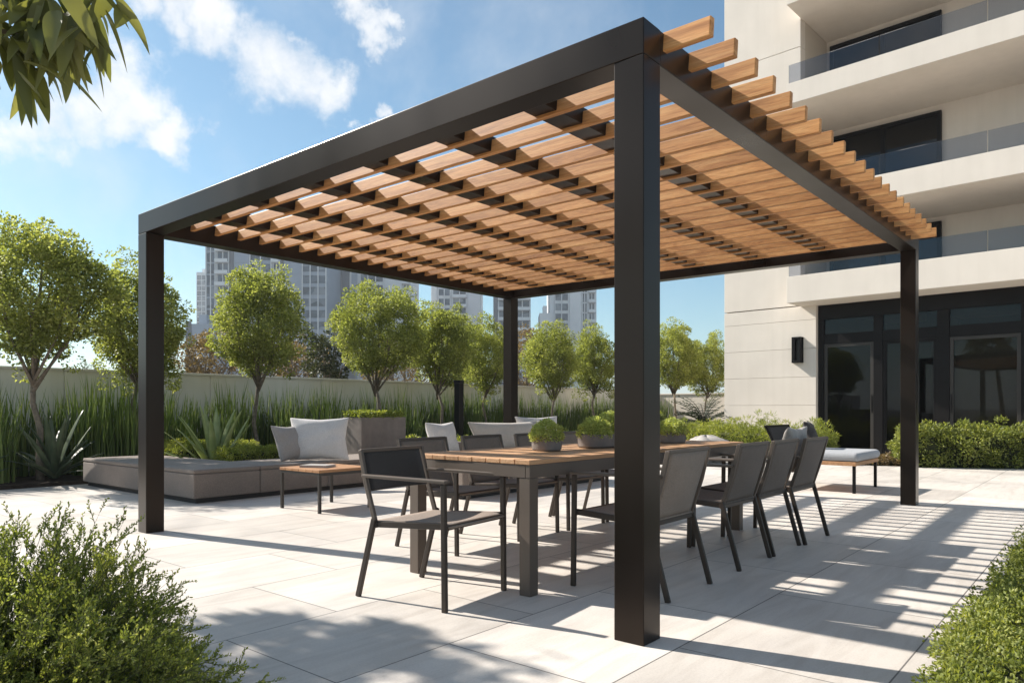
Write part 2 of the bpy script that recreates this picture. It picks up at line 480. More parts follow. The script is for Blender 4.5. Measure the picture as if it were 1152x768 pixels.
cam = bpy.data.cameras.new('camera'); cam.sensor_width = 36; cam.lens = 822 / 1152 * 36
cam.shift_y = (460 - 384) / 1152; cam.clip_start = .05; cam.clip_end = 6000
co = bpy.data.objects.new('camera', cam); link(co); co.location = (0, 0, H); co.rotation_euler = (R(90), 0, 0)
SC.camera = co
SC.view_settings.view_transform = 'Standard'; SC.view_settings.look = 'None'
SC.view_settings.exposure = .87; SC.view_settings.gamma = 1
SC.cycles.max_bounces = 8; SC.cycles.transparent_max_bounces = 16
SC.cycles.use_denoising = True

# ------------------------------------------------------------------ setting
hm, hnt, hout = new_mat('haze')
hv = hnt.nodes.new('ShaderNodeVolumePrincipled'); hv.inputs['Density'].default_value = .0005
hv.inputs['Color'].default_value = (.90, .94, 1, 1); hv.inputs['Anisotropy'].default_value = .2
hnt.links.new(hv.outputs[0], hout.inputs['Volume'])
MB().box(-2300, 2300, -2300, 2300, -1.1, 75).build('haze', hm)['kind'] = 'stuff'
MB().add([(-2200, -2200, -.03), (2200, -2200, -.03), (2200, 2200, -.03), (-2200, 2200, -.03)], [(0, 1, 2, 3)]).build('ground', M['ground'])['kind'] = 'structure'
tr = MB().box(-9, 24.0, -16, 10.95, -.026, 0).build('terrace', M['paving']); tr.rotation_euler.z = YAW; tr['kind'] = 'structure'
# planting soil: low slabs between the terrace, the low hedges and the garden wall
def soil(b0, b1, a0, a1, z):
    o = MB().box(b0, b1, a0, a1, -.02, z).build('soil', M['soil']); o.rotation_euler.z = YAW; o['kind'] = 'structure'
soil(-2, 23.9, 10.96, 13.26, .05)
soil(4.95, 23.9, 8.95, 10.955, .045)

def hill_mesh(x0, x1, y, hgt, n, seed):
    r = random.Random(seed); mb = MB(); ph = [r.uniform(0, 6) for _ in range(5)]
    def top(u):
        return hgt * (.45 + .3 * math.sin(u * 5 + ph[0]) + .15 * math.sin(u * 13 + ph[1]) + .07 * math.sin(u * 31 + ph[2])) * math.sin(math.pi * u) ** .5
    def fn(u, v):
        q = math.sin(v * math.pi)
        return (x0 + (x1 - x0) * u, y + (v - .5) * 420, max(-.5, top(u) * q) - .5)
    return mb.grid(fn, n, 10)
o = hill_mesh(-1100, -180, 800, 62, 60, 4).build('hills', M['hill'], smooth=True); o['kind'] = 'structure'
o = hill_mesh(150, 1100, 900, 60, 60, 9).build('hills', M['hill'], smooth=True); o['kind'] = 'structure'

# garden wall along B, end wall along A
gw = thing('garden_wall', 'long pale rendered garden wall behind the reeds, running from the left edge to the far end', 'wall', AB(13.3, -3), YAW)
for i in range(11):
    MB().box(i * 2.5 + .004, i * 2.5 + 2.496, 0, .22, -.02, 1.66).build('wall_panel', M['wall'], gw, .006)
MB().box(-.05, 27.6, -.025, .245, 1.66, 1.70).build('coping', M['wall'], gw, .006)
ew = thing('garden_wall', 'short pale end wall behind the dark palm and left of the building', 'wall', AB(13.2, 24.3), YAW)
MB().box(0, .22, -13.5, 0, -.02, 1.55).build('wall_panel', M['cream'], ew, .006)
MB().box(-.03, .25, -13.55, .05, 1.55, 1.60).build('coping', M['cream'], ew, .006)

# ------------------------------------------------------------------ pergola
Fp = Vector((.571, 3.17)); Ln = Vector((-3.03, 6.05)); Rn = Vector((4.31, 7.80)); Bn = Vector((-.01, 10.30))
A2 = AX.to_2d(); B2 = BX.to_2d()
W = .15
Lo = Ln + A2 * W; Ro = Rn + B2 * W; Bo = Bn + A2 * W + B2 * W
zF, zL, zR, zB = 2.575, 2.495, 2.735, 2.60
BH = .158
pg = thing('pergola', 'large dark bronze pergola with slatted timber roof over the dining table', 'pergola', (Fp.x, Fp.y, 0))
def rel(p, z): return (p.x - Fp.x, p.y - Fp.y, z)
def post(n, z):
    q = [n, n + B2 * W, n + B2 * W + A2 * W, n + A2 * W]
    MB().add([rel(p, 0) for p in q] + [rel(p, z - .0015) for p in q],
             [(3, 2, 1, 0), (4, 5, 6, 7), (0, 1, 5, 4), (1, 2, 6, 5), (2, 3, 7, 6), (3, 0, 4, 7)]).build('post', M['post'], pg, .004)
post(Fp, zF); post(Ln, zL); post(Rn, zR); post(Bn, zB)
def beam(p, q, zp, zq, inward, cut0, cut1, hp=BH, hq=BH):
    d = (q - p).normalized(); n = inward
    p0 = p + d * cut0; q0 = q - d * cut1
    pts = [p0, q0, q0 + n * W, p0 + n * W]
    zb = [zp, zq, zq, zp]; hh = [hp, hq, hq, hp]
    MB().add([rel(a, z) for a, z in zip(pts, zb)] + [rel(a, z + h) for a, z, h in zip(pts, zb, hh)],
             [(3, 2, 1, 0), (4, 5, 6, 7), (0, 1, 5, 4), (1, 2, 6, 5), (2, 3, 7, 6), (3, 0, 4, 7)]).build('beam', M['post'], pg, .004)
beam(Fp, Lo, zF, zL, B2, 0, 0, BH, BH + .012)
beam(Fp, Ro, zF, zR, A2, W + .001, 0)
def inward(p, q, c):
    d = (q - p).normalized(); n = Vector((-d.y, d.x))
    return n if n.dot(c - p) > 0 else -n
cen = (Fp + Lo + Ro + Bo) / 4
beam(Lo, Bo, zL, zB, inward(Lo, Bo, cen), W + .002, 0, BH + .012, BH)
beam(Ro, Bo, zR, zB, inward(Ro, Bo, cen), W + .002, W + .002)
# slats: parallel to the near beam, notched through the right beam, ends overhanging
NS = 22
ST, SH = .043, .092
def zroof(u, v):   # u along F->R, v along F->L
    return (1 - u) * (1 - v) * zF + u * (1 - v) * zR + (1 - u) * v * zL + u * v * zB
def roofp(u, v):
    return (Fp * (1 - u) + Ro * u) * (1 - v) + (Lo * (1 - u) + Bo * u) * v
for i in range(NS):
    u = (.20 + i * .262) / (Ro - Fp).length
    p = roofp(u, 0); q = roofp(u, 1); d = (q - p).normalized(); n = Vector((d.y, -d.x))
    if n.dot(B2) < 0: n = -n
    ov = .225 + rnd.uniform(-.004, .004)
    p0 = p - d * ov; q0 = q - d * .07
    z0 = zroof(u, 0) + .073 + rnd.uniform(-.001, .001); z1 = zroof(u, 1) + .073
    pts = [p0 - n * ST / 2, q0 - n * ST / 2, q0 + n * ST / 2, p0 + n * ST / 2]
    TL_ = R(7); sh = n * SH * math.sin(TL_); dzb = ST * math.sin(TL_)
    zz = [z0, z1, z1, z0]
    lift = [0, 0, dzb * .6, dzb * .6]
    MB().add([rel(a, z + l) for a, z, l in zip(pts, zz, lift)] + [rel(a + sh, z + l + SH * math.cos(TL_)) for a, z, l in zip(pts, zz, lift)],
             [(3, 2, 1, 0), (4, 5, 6, 7), (0, 1, 5, 4), (1, 2, 6, 5), (2, 3, 7, 6), (3, 0, 4, 7)]).build('slat', M['slat'], pg, .005, 2)
# rafters (B direction) hold the slats, thin battens lie on top of them
def across(v, wd, dz0, dz1, name, mat, u0=.03, u1=.985):
    p = roofp(u0, v); q = roofp(u1, v); d = (q - p).normalized(); n = Vector((-d.y, d.x))
    za, zb = zroof(u0, v), zroof(u1, v)
    pts = [p - n * wd / 2, q - n * wd / 2, q + n * wd / 2, p + n * wd / 2]; zz = [za, zb, zb, za]
    MB().add([rel(a, z + dz0) for a, z in zip(pts, zz)] + [rel(a, z + dz1) for a, z in zip(pts, zz)],
             [(3, 2, 1, 0), (4, 5, 6, 7), (0, 1, 5, 4), (1, 2, 6, 5), (2, 3, 7, 6), (3, 0, 4, 7)]).build(name, mat, pg, .003)
LA = (Lo - Fp).length
for k in range(7):
    a = .17 + k * .67
    across(a / LA, .15, .088, .185, 'rafter', M['post'], .045, .98)
BATTEN = False
if BATTEN:
    k = 0; a = .12 + .335
    while a < LA - .2:
        across(a / LA, .055, .166, .184, 'batten', M['post'], .045, .98)
        a += .67

# ------------------------------------------------------------------ dining table
tb = thing('dining_table', 'long outdoor dining table with teak plank top and taupe metal frame', 'table', AB(2.48, 3.13), YAW)
TL, TW, TZ = 2.95, .98, .75
mb = MB(); npl = 9; pw = TW / npl
for i in range(npl):
    x0 = 0
    while x0 < TL - .01:
        x1 = min(TL, x0 + (TL if i % 1 == 0 else 1))
        mb.box(x0 + rnd.uniform(-.002, .002), x1, i * pw + .003, (i + 1) * pw - .003, TZ - .026, TZ + rnd.uniform(-.0008, .0008)); x0 = x1
mb.build('tabletop', M['teak'], tb, .003)
mb = MB()
mb.box(.004, TL - .004, .004, .034, TZ - .10, TZ - .027).box(.004, TL - .004, TW - .034, TW - .004, TZ - .10, TZ - .027)
mb.box(.004, .034, .036, TW - .036, TZ - .10, TZ - .027).box(TL - .034, TL - .004, .036, TW - .036, TZ - .10, TZ - .027)
mb.box(TL / 2 - .02, TL / 2 + .02, .036, TW - .036, TZ - .08, TZ - .027)
mb.build('apron', M['frame'], tb, .003)
for x in (.006, TL - .081):
    for y in (.006, TW - .081):
        MB().box(x, x + .075, y, y + .075, 0, TZ - .1005).build('leg', M['frame'], tb, .003)

# ------------------------------------------------------------------ dining chairs
def make_chair(name, label, cat, sling_back='sling', low=0.0):
    c = thing(name, label, cat)
    hw = .27
    for s in (-1, 1):
        x = s * hw
        MB().bar((x, .27, 0), (x, .262, .648), .022, .030, (0, 1, 0)).build('leg', M['frame_dark'], c, .004)
        MB().bar((x, -.335, 0), (x, -.215, .435), .022, .030, (0, 1, 0)).build('leg', M['frame_dark'], c, .004)
        MB().bar((x, .285, .66), (x, -.295, .666), .040, .018).build('armrest', M['frame'], c, .005)
        MB().bar((x * .93, .262, .432), (x * .93, -.215, .405), .022, .034).build('seat_rail', M['frame_dark'], c, .004)
    mb = MB()
    for s in (-1, 1):
        x = s * hw
        mb.bar((x * .955, -.213, .40), (x * .955, -.285, .62), .018, .028, (0, 1, 0)).bar((x * .955, -.284, .615), (x * .955, -.33, .805), .018, .028, (0, 1, 0))
    mb.bar((-hw * .955, -.33, .80), (hw * .955, -.33, .80), .018, .02)
    mb.build('back_frame', M['frame'], c, .004)
    mb = MB(); mb.bar((-hw, .262, .425), (hw, .262, .425), .03, .026).bar((-hw, -.215, .40), (hw, -.215, .40), .03, .026)
    mb.build('stretcher', M['frame_dark'], c, .004)
    def seat(u, v):
        x = (u - .5) * .50; y = .285 - v * .515
        sag = .028 * math.sin(math.pi * u) * math.sin(math.pi * min(1, v * 1.05))
        z = .447 - .028 * v - sag
        if v < .1: z -= (.1 - v) * .22
        return (x, y, z)
    MB().grid(seat, 12, 12).build('seat', M[sling_back if sling_back == 'sling_shaded' else 'sling'], c, smooth=True, solid=.009)
    def back(u, v):
        x = (u - .5) * .475
        t = low + (1 - low) * v; z = .425 + .365 * t
        y = -.222 - .11 * t - .03 * math.sin(math.pi * u) * math.sin(math.pi * t) * 1.0
        return (x, y, z)
    MB().grid(back, 12, 12).build('backrest', M[sling_back], c, smooth=True, solid=.009)
    return c

def put(o, a, b, face, label):
    """face: angle of the chair's front in the pergola frame, 0 = facing +A"""
    p = AB(a, b); o.location = p; o.rotation_euler = (0, 0, YAW + face)
    o['label'] = label
    return o
GC = 'dining chairs round the table'
ch0 = make_chair('dining_chair', 'x', 'chair', 'sling_dark', .42); ch0['group'] = GC
put(ch0, 2.93, 2.86, math.pi + .12, 'chair with a black backrest, standing sideways at the near end of the table')
chA = make_chair('dining_chair', 'x', 'chair', 'sling'); chA['group'] = GC
right = [(2.19, 3.78, 'taupe sling chair right behind the thick front pergola post, nearest of the right-hand row'),
         (2.20, 4.76, 'second chair along the right side of the table, next after the front post'),
         (2.20, 5.36, 'third chair along the right side of the table, beside the one with speckled cushion'),
         (2.17, 5.95, 'last chair on the right side of the table, the one holding a speckled cushion')]
left = [(3.86, 3.95, 'taupe chair on the far side of the table, closest to the wooden side table'),
        (3.88, 4.66, 'taupe chair across the table, just left of the small round pot'),
        (3.87, 5.34, 'taupe chair on the far side of the table, behind the small round pot'),
        (3.88, 5.95, 'taupe chair across the table, partly hidden by the wide planter')]
chB = make_chair('dining_chair', 'x', 'chair', 'sling_shaded'); chB['group'] = GC
for k, (a, b, lab) in enumerate(right):
    o = chA if k == 0 else chB if k == 1 else copy_tree(chB)
    put(o, a, b, rnd.uniform(-.05, .05), lab)
for a, b, lab in left:
    put(copy_tree(chA), a, b, math.pi + rnd.uniform(-.06, .06), lab)

# ------------------------------------------------------------------ cushions
def pillow_mb(wd, ht, th, nu=20, seed=1, crease=.012):
    r = random.Random(seed); ph = [r.uniform(0, 6) for _ in range(6)]
    mb = MB()
    def prof(u, v):
        a = max(0, 1 - abs(u) ** 2.6); b = max(0, 1 - abs(v) ** 2.6)
        return (a * b) ** .55
    def side(s):
        def fn(i, j):
            u = i * 2 - 1; v = j * 2 - 1
            t = prof(u, v)
            pin = 1 - .09 * (1 - abs(u * v)) * (1 if True else 0)
            x = u * wd / 2 * (pin + .05 * (v * v) * (abs(u))); z = v * ht / 2 * (pin + .05 * (u * u) * abs(v))
            y = s * th / 2 * t + crease * t * (math.sin(u * 5 + v * 3 + ph[0]) + .6 * math.sin(v * 9 - u * 4 + ph[1])) * (.5 + .5 * abs(u))
            return (x, y, z)
        return fn
    mb.grid(side(-1), nu, nu); mb.grid(side(1), nu, nu)
    n = (nu + 1) ** 2; off = n
    # flip the second sheet so the normals point outwards
    half = len(mb.f) // 2
    mb.f = mb.f[:half] + [tuple(reversed(f)) for f in mb.f[half:]]
    return mb
def pillow(name, label, cat, a, b, z, wd, ht, th, mat, yaw, tilt, seed=1, group=None, roll=0):
    o = pillow_mb(wd, ht, th, seed=seed).build(name, mat, None, smooth=True)
    m = o.modifiers.new('weld', 'WELD'); m.merge_threshold = .0008
    o.modifiers.new('sub', 'SUBSURF').render_levels = 1
    o.rotation_euler = (tilt, roll, yaw); p = AB(a, b); o.location = (p.x, p.y, z)
    return tag(o, label, cat, group)

# ------------------------------------------------------------------ modular sofa and bench sofa
sf = thing('modular_sofa', 'low L-shaped taupe modular sofa in front of the hedges on the left', 'sofa', AB(7.71, 3.87), YAW)
def module(par, b0, b1, a0, a1, z0, z1, mat='sofa', bev=.028):
    o = MB().box(b0 + .003, b1 - .003, a0 + .003, a1 - .003, z0, z1 - .05).build('seat_base', M[mat], par, .014, 3)
    o2 = MB().box(b0 + .001, b1 - .001, a0 + .001, a1 - .001, z1 - .047, z1).build('seat_cushion', M[mat], par, .018, 4)
    return o
module(sf, 0, .80, 0, .97, .055, .37)
module(sf, .80, 1.75, 0, .97, .055, .37)
module(sf, 1.75, 2.7, 0, .97, .055, .37)
module(sf, 2.7, 3.65, 0, .97, .055, .37)
module(sf, 0, .97, .97, 3.07, .055, .37)
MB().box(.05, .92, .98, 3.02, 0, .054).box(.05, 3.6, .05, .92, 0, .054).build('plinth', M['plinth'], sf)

bs = thing('bench_sofa', 'low taupe bench sofa under the pergola behind the dining table', 'sofa', AB(5.72, 6.0), YAW)
for k in range(3):
    module(bs, k * 1.0, k * 1.0 + 1.0, 0, .76, .05, .40)
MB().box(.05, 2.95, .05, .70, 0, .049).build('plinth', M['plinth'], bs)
MB().box(.0, 3.0, .66, .755, .402, .62).build('backrest', M['sofa'], bs, .025, 3)

pillow('bolster', 'long pale linen bolster on the bench sofa, the longest cushion there', 'cushion', 6.30, 7.55, .66, 1.62, .42, .26, M['linen_warm'], YAW, R(-14), 3)
pillow('pillow', 'pale square pillow at the near end of the bench sofa beside the bolster', 'pillow', 6.26, 6.22, .66, .52, .44, .20, M['linen'], YAW + .1, R(-16), 5)
pillow('pillow', 'white pillow peeking up behind the long bolster', 'pillow', 6.43, 8.32, .70, .9, .46, .13, M['linen'], YAW - .08, R(-12), 8)
pillow('pillow', 'large white pillow leaning on the modular sofa beside the wooden side table', 'pillow', 7.98, 5.68, .645, .74, .58, .22, M['linen'], R(14), R(-20), 11)
pillow('cushion', 'grey bolster cushion leaning behind the large white pillow', 'cushion', 8.12, 5.34, .60, .50, .48, .17, M['cushion_grey'], R(62), R(-22), 14)

# ------------------------------------------------------------------ side table
st = thing('side_table', 'small square teak side table with thin grey metal legs beside the modular sofa', 'table', AB(6.05, 4.30), YAW)
mb = MB()
for i in range(6):
    mb.box(0, .66, i * .115 + .002, (i + 1) * .115 - .002, .40, .428)
mb.build('tabletop', M['teak_side'], st, .003)
MB().box(.006, .654, .006, .03, .37, .3995).box(.006, .654, .66, .684, .37, .3995).box(.006, .03, .031, .659, .37, .3995).box(.63, .654, .031, .659, .37, .3995).build('apron', M['alu'], st, .002)
for x in (.006, .626):
    for y in (.006, .656):
        MB().box(x, x + .028, y, y + .028, 0, .3695).build('leg', M['alu'], st, .002)
bk = thing('book', 'thin pale book lying on the wooden side table', 'book', AB(6.42, 4.55, .4285), YAW + .4)
MB().box(-.11, .11, -.15, .15, 0, .004).box(-.11, .11, -.15, .15, .02, .024).box(-.11, -.106, -.15, .15, .0045, .0195).build('cover', M['cushion_grey'], bk)
MB().box(-.105, .105, -.145, .145, .0045, .0195).build('pages', M['linen'], bk)

# ------------------------------------------------------------------ pots on the table
def dome_leaves(r, h, n, ll):
    ph = rng.uniform(0, 2 * np.pi, n); ct = rng.uniform(-.15, 1, n)
    s = np.sqrt(np.clip(1 - ct ** 2, 0, 1))
    d = np.stack([s * np.cos(ph), s * np.sin(ph), ct], 1)
    bumpy = 1 + .09 * np.sin(d[:, 0] * 9 + 1) * np.sin(d[:, 1] * 8 + 2) + .05 * np.sin(d[:, 2] * 14)
    rad = rng.uniform(.86, 1.0, n) * bumpy
    pos = d * rad[:, None] * np.array([r, r, h])
    return leaves(pos, d + rng.normal(size=(n, 3)) * .8, rng.uniform(.7, 1.3, n) * ll, rng.uniform(.5, .8, n) * ll)
def core(r, h, mat, name, par, z):
    prof = [(r * math.cos(t), z + h * math.sin(t)) for t in [i * math.pi / 2 / 8 for i in range(8)]] + [(.005, z + h)]
    return prof
def pot_round(name, label, a, b, z, r, h, pr, ph_):
    t = thing(name, label, 'plant pot', AB(a, b, z), 0)
    MB().lathe([(r * .88, 0), (r * .97, h * .12), (r, h * .35), (r, h * .97), (r * .985, h), (r * .88, h), (r * .86, h * .8), (.01, h * .8)], 36).build('pot', M['concrete'], t, smooth=False, bevel=.003)
    v, tr_ = dome_leaves(pr, ph_, 3200, .016); v[:, 2] += h * .85
    np_mesh('plant', v, tr_, M['leaf_dome'], t)
    return t
pot_round('plant_pot', 'small round taupe pot with a clipped green dome, alone near the front of the table', 2.97, 3.93, TZ + .001, .102, .10, .112, .115)
tp = thing('table_planter', 'wide rounded dark planter with two clipped green domes in the middle of the table', 'plant pot', AB(2.93, 4.55, TZ + .001), YAW)
mb = MB(); n = 40
def stadium(L, r, z, inset=0):
    pts = []
    for i in range(n):
        t = 2 * math.pi * i / n; x = math.cos(t) * (r - inset); y = math.sin(t) * (r - inset)
        pts.append((x + (L / 2 if x > 0 else -L / 2), y, z))
    return pts
rings = [stadium(.20, .125, 0, .02), stadium(.20, .125, .012, .004), stadium(.20, .125, .06), stadium(.20, .125, .098, .002), stadium(.20, .125, .10, .016), stadium(.20, .125, .08, .02)]
for rg in rings: mb.v += rg
for k in range(len(rings) - 1):
    for i in range(n):
        mb.f.append((k * n + i, k * n + (i + 1) % n, (k + 1) * n + (i + 1) % n, (k + 1) * n + i))
mb.f.append(tuple(reversed(range(n)))); mb.f.append(tuple((len(rings) - 1) * n + i for i in range(n)))
mb.build('pot', M['concrete'], tp, .003)
for x, r_, h_ in ((-.095, .122, .13), (.10, .13, .165)):
    v, t_ = dome_leaves(r_, h_, 3200, .017); v[:, 2] += .085; v[:, 0] += x
    np_mesh('plant', v, t_, M['leaf_dome'], tp)
pot_round('plant_pot', 'dark round pot with a yellow-green dome far down the table, right of the front post', 2.86, 5.50, TZ + .001, .115, .10, .13, .11)

# planter box behind the modular sofa
pb = thing('planter_box', 'tall square concrete planter box with low leafy plants behind the modular sofa', 'planter', AB(8.72, 6.95), YAW)
pb.location.z = .045
MB().box(0, .88, 0, .03, 0, .86).box(0, .88, .42, .45, 0, .86).box(0, .03, .031, .419, 0, .86).box(.85, .88, .031, .419, 0, .86).box(.03, .85, .03, .42, .02, .80).build('box', M['concrete'], pb, .004)
n_ = 5200
pos = np.stack([rng.uniform(.0, .88, n_), rng.uniform(0, .45, n_), .82 + .13 * rng.beta(2, 1.6, n_)], 1)
v, t_ = leaves(pos, rng.normal(size=(n_, 3)) + np.array([0, 0, .7]), rng.uniform(.03, .055, n_), rng.uniform(.014, .022, n_))
np_mesh('plant', v, t_, M['leaf_low'], pb)

# speckled cushion on the last right-hand chair, lounge chair
pillow('cushion', 'speckled knitted cushion on the last chair at the right of the table', 'cushion', 2.02, 5.90, .70, .44, .40, .15, M['sculpt'], YAW, R(16), 21)
lg = thing('lounge_chair', 'low dark lounge chair with a blue grey round-edged seat cushion by the glass doors', 'chair', AB(2.5, 9.52), YAW)
for x in (.0, 1.0):
    for y in (.0, .95):
        MB().bar((x, y, 0), (x, y, .335), .035, .035, (0, 1, 0)).build('leg', M['black'], lg, .004)
MB().box(-.03, 1.03, -.03, .98, .336, .385).build('frame', M['teak_side'], lg, .006)
mbx = MB().box(-.04, 1.04, -.06, .86, .386, .50); mbx.build('seat_cushion', M['seat_grey'], lg, .055, 5)
MB().bar((.08, .90, .38), (.08, 1.12, .80), .03, .03).bar((.92, .90, .38), (.92, 1.12, .80), .03, .03).bar((.06, 1.12, .80), (.94, 1.12, .80), .03, .03).build('back_frame', M['black'], lg, .004)
MB().grid(lambda u, v: (.095 + .81 * u, .915 + .20 * v + .03 * math.sin(math.pi * v), .41 + .385 * v), 6, 8).build('backrest', M['sling_dark'], lg, smooth=True, solid=.01)
pillow('pillow', 'dark pillow propped against the back of the lounge chair', 'pillow', 3.22, 10.18, .68, .46, .40, .15, M['sling_dark'], YAW + .2, R(-20), 31)

# black garden post in the planting
gp = thing('garden_post', 'slim black square post standing in the planting in front of the wall', 'post', AB(9.74, 10.1), YAW)
MB().box(-.065, .065, -.065, .065, .04, 1.52).build('shaft', M['black'], gp, .004)
MB().box(-.07, .07, -.07, .07, 1.521, 1.58).build('cap', M['black'], gp, .006)

# ------------------------------------------------------------------ apartment building
OX, OY = 6.39, 17.0
BYAW = math.atan2(-.693, .721)
bd = thing('apartment_building', 'cream apartment building with deep balconies and black glass doors at the right', 'building', (OX, OY, 0), BYAW)
XL, XR = -1.99, 9.5
# left wall, panel by panel with open joints
courses = [(0, .44), (.44, 1.12), (1.12, 1.80), (1.80, 2.48), (2.48, 3.16), (3.16, 3.50)]
for z0, z1 in courses:
    MB().box(XL, .365, .80, 1.08, z0 + .003, z1 - .003).build('wall', M['cream'], bd, .004)
for z0, z1 in ((3.515, 5.6), (5.6, 7.7), (7.7, 9.75), (9.75, 13.5)):
    MB().box(XL, -.004, .80, 1.08, z0 + .006, z1 - .006).build('wall', M['cream'], bd, .004)
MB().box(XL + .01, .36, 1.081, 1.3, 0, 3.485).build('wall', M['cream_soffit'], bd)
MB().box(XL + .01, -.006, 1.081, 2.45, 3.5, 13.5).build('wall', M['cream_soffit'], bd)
MB().box(XL + .01, XR, 2.451, 9.0, 3.5, 13.5).box(XL + .01, .0, 1.301, 9, 0, 3.485).build('wall', M['cream'], bd)
slabs = [(3.49, 4.10), (5.50, 6.03), (8.10, 8.58), (10.42, 10.95)]
for i, (z0, z1) in enumerate(slabs):
    bal = MB().box(0, XR, 0, 2.448, z0, z1).build('balcony', M['cream'], bd, .006)
    x = .03
    while x < XR - .5:
        MB().box(x, x + 1.96, .05, .062, z1 - .03, z1 + (.44 if i else .42)).build('balustrade', M['glass_rail'], bal)
        x += 1.98
    if i == 3: continue
    # balcony window: black frame, dark panes
    top = slabs[i + 1][0] - (.16 if i else .12)
    for x0, x1 in ((.10, 2.62), (4.6, 7.4)):
        fr = MB(); y0, y1 = 2.36, 2.449
        fr.box(x0, x1, y0, y1, top - .09, top).box(x0, x0 + .09, y0, y1, z1 + .002, top - .091).box(x1 - .09, x1, y0, y1, z1 + .002, top - .091)
        xm = (x0 + x1) / 2
        fr.box(xm - .05, xm + .05, y0, y1, z1 + .002, top - .091)
        wn = fr.build('window', M['black'], bd, .003)
        for p0, p1 in ((x0 + .091, xm - .051), (xm + .051, x1 - .091)):
            MB().box(p0, p1, 2.40, 2.41, z1 + .002, top - .092).build('pane', M['glass_door'], wn)
            MB().box(p0 + .005, p1 - .005, 2.425, 2.448, z1 + .002, top - .1).build('dark_backing', M['plinth'], wn)  # near-black sheet behind the glass, put in place of a dark room
# ground floor glazing in bays
Y0, Y1 = .92, 1.04
xs = [(.50, 1.60), (1.80, 2.88), (3.12, 4.38), (4.62, 5.9), (6.1, 7.4)]
fr = MB()
fr.box(.366, 9.0, Y0, Y1, 3.15, 3.488)
fr.box(.366, .497, Y0, Y1, 0, 3.149)
prev = None
for k, (x0, x1) in enumerate(xs):
    nx = xs[k + 1][0] if k + 1 < len(xs) else 9.0
    fr.box(x1 + .003, nx - .003, Y0 + .012, Y1, 0, 3.149)
    fr.box(x0 - .002, x1 + .002, Y0 + .02, Y1, 2.56, 2.80)
fr.build('door_frame', M['black'], bd, .004)
for k, (x0, x1) in enumerate(xs):
    d = MB().box(x0, x0 + .07, .955, 1.02, .04, 2.559).box(x1 - .07, x1, .955, 1.02, .04, 2.559).box(x0 + .071, x1 - .071, .955, 1.02, .04, .12).box(x0 + .071, x1 - .071, .955, 1.02, 2.49, 2.559).build('door', M['alu'] if k != 1 else M['black'], bd, .003)
    MB().box(x0 + .071, x1 - .071, .985, .995, .121, 2.489).build('pane', M['glass_door'], d)
    if k in (0, 2, 3):
        MB().bar((x1 - .035 if k == 0 else x0 + .035, .94, .95), (x1 - .035 if k == 0 else x0 + .035, .94, 1.35), .02, .02, (0, 1, 0)).build('handle', M['black'], d)
    t = MB().box(x0 + .002, x1 - .002, .98, .99, 2.801, 3.148).build('transom_pane', M['glass_door'], bd)
for k in (2, 3):
    x0, x1 = xs[k]
    MB().box(x0 + .05, x1 - .05, 1.16, 1.166, .32, 2.6).build('blind', M['blind'], bd)
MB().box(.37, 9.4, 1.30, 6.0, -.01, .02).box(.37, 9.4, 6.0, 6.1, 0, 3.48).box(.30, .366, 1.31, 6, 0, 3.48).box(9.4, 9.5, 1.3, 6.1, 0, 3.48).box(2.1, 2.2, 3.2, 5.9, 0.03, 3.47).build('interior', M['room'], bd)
sc = thing('wall_lamp', 'small dark rectangular wall lamp on the cream wall beside the glass doors', 'lamp', (OX, OY, 0), BYAW)
p = Vector((-.06, .80)); ca, sa = math.cos(BYAW), math.sin(BYAW)
sc.location = (OX + p.x * ca - p.y * sa, OY + p.x * sa + p.y * ca, 2.14)
MB().box(-.13, .13, -.025, -.002, 0, .62).build('back_plate', M['black'], sc, .003)
MB().box(-.11, -.03, -.13, -.026, .0, .62).box(.08, .11, -.13, -.026, .0, .62).box(-.029, .079, -.13, -.026, .57, .62).box(-.029, .079, -.13, -.026, .0, .05).build('housing', M['black'], sc, .004)
MB().box(-.025, .075, -.05, -.03, .06, .56).build('diffuser', M['alu'], sc)

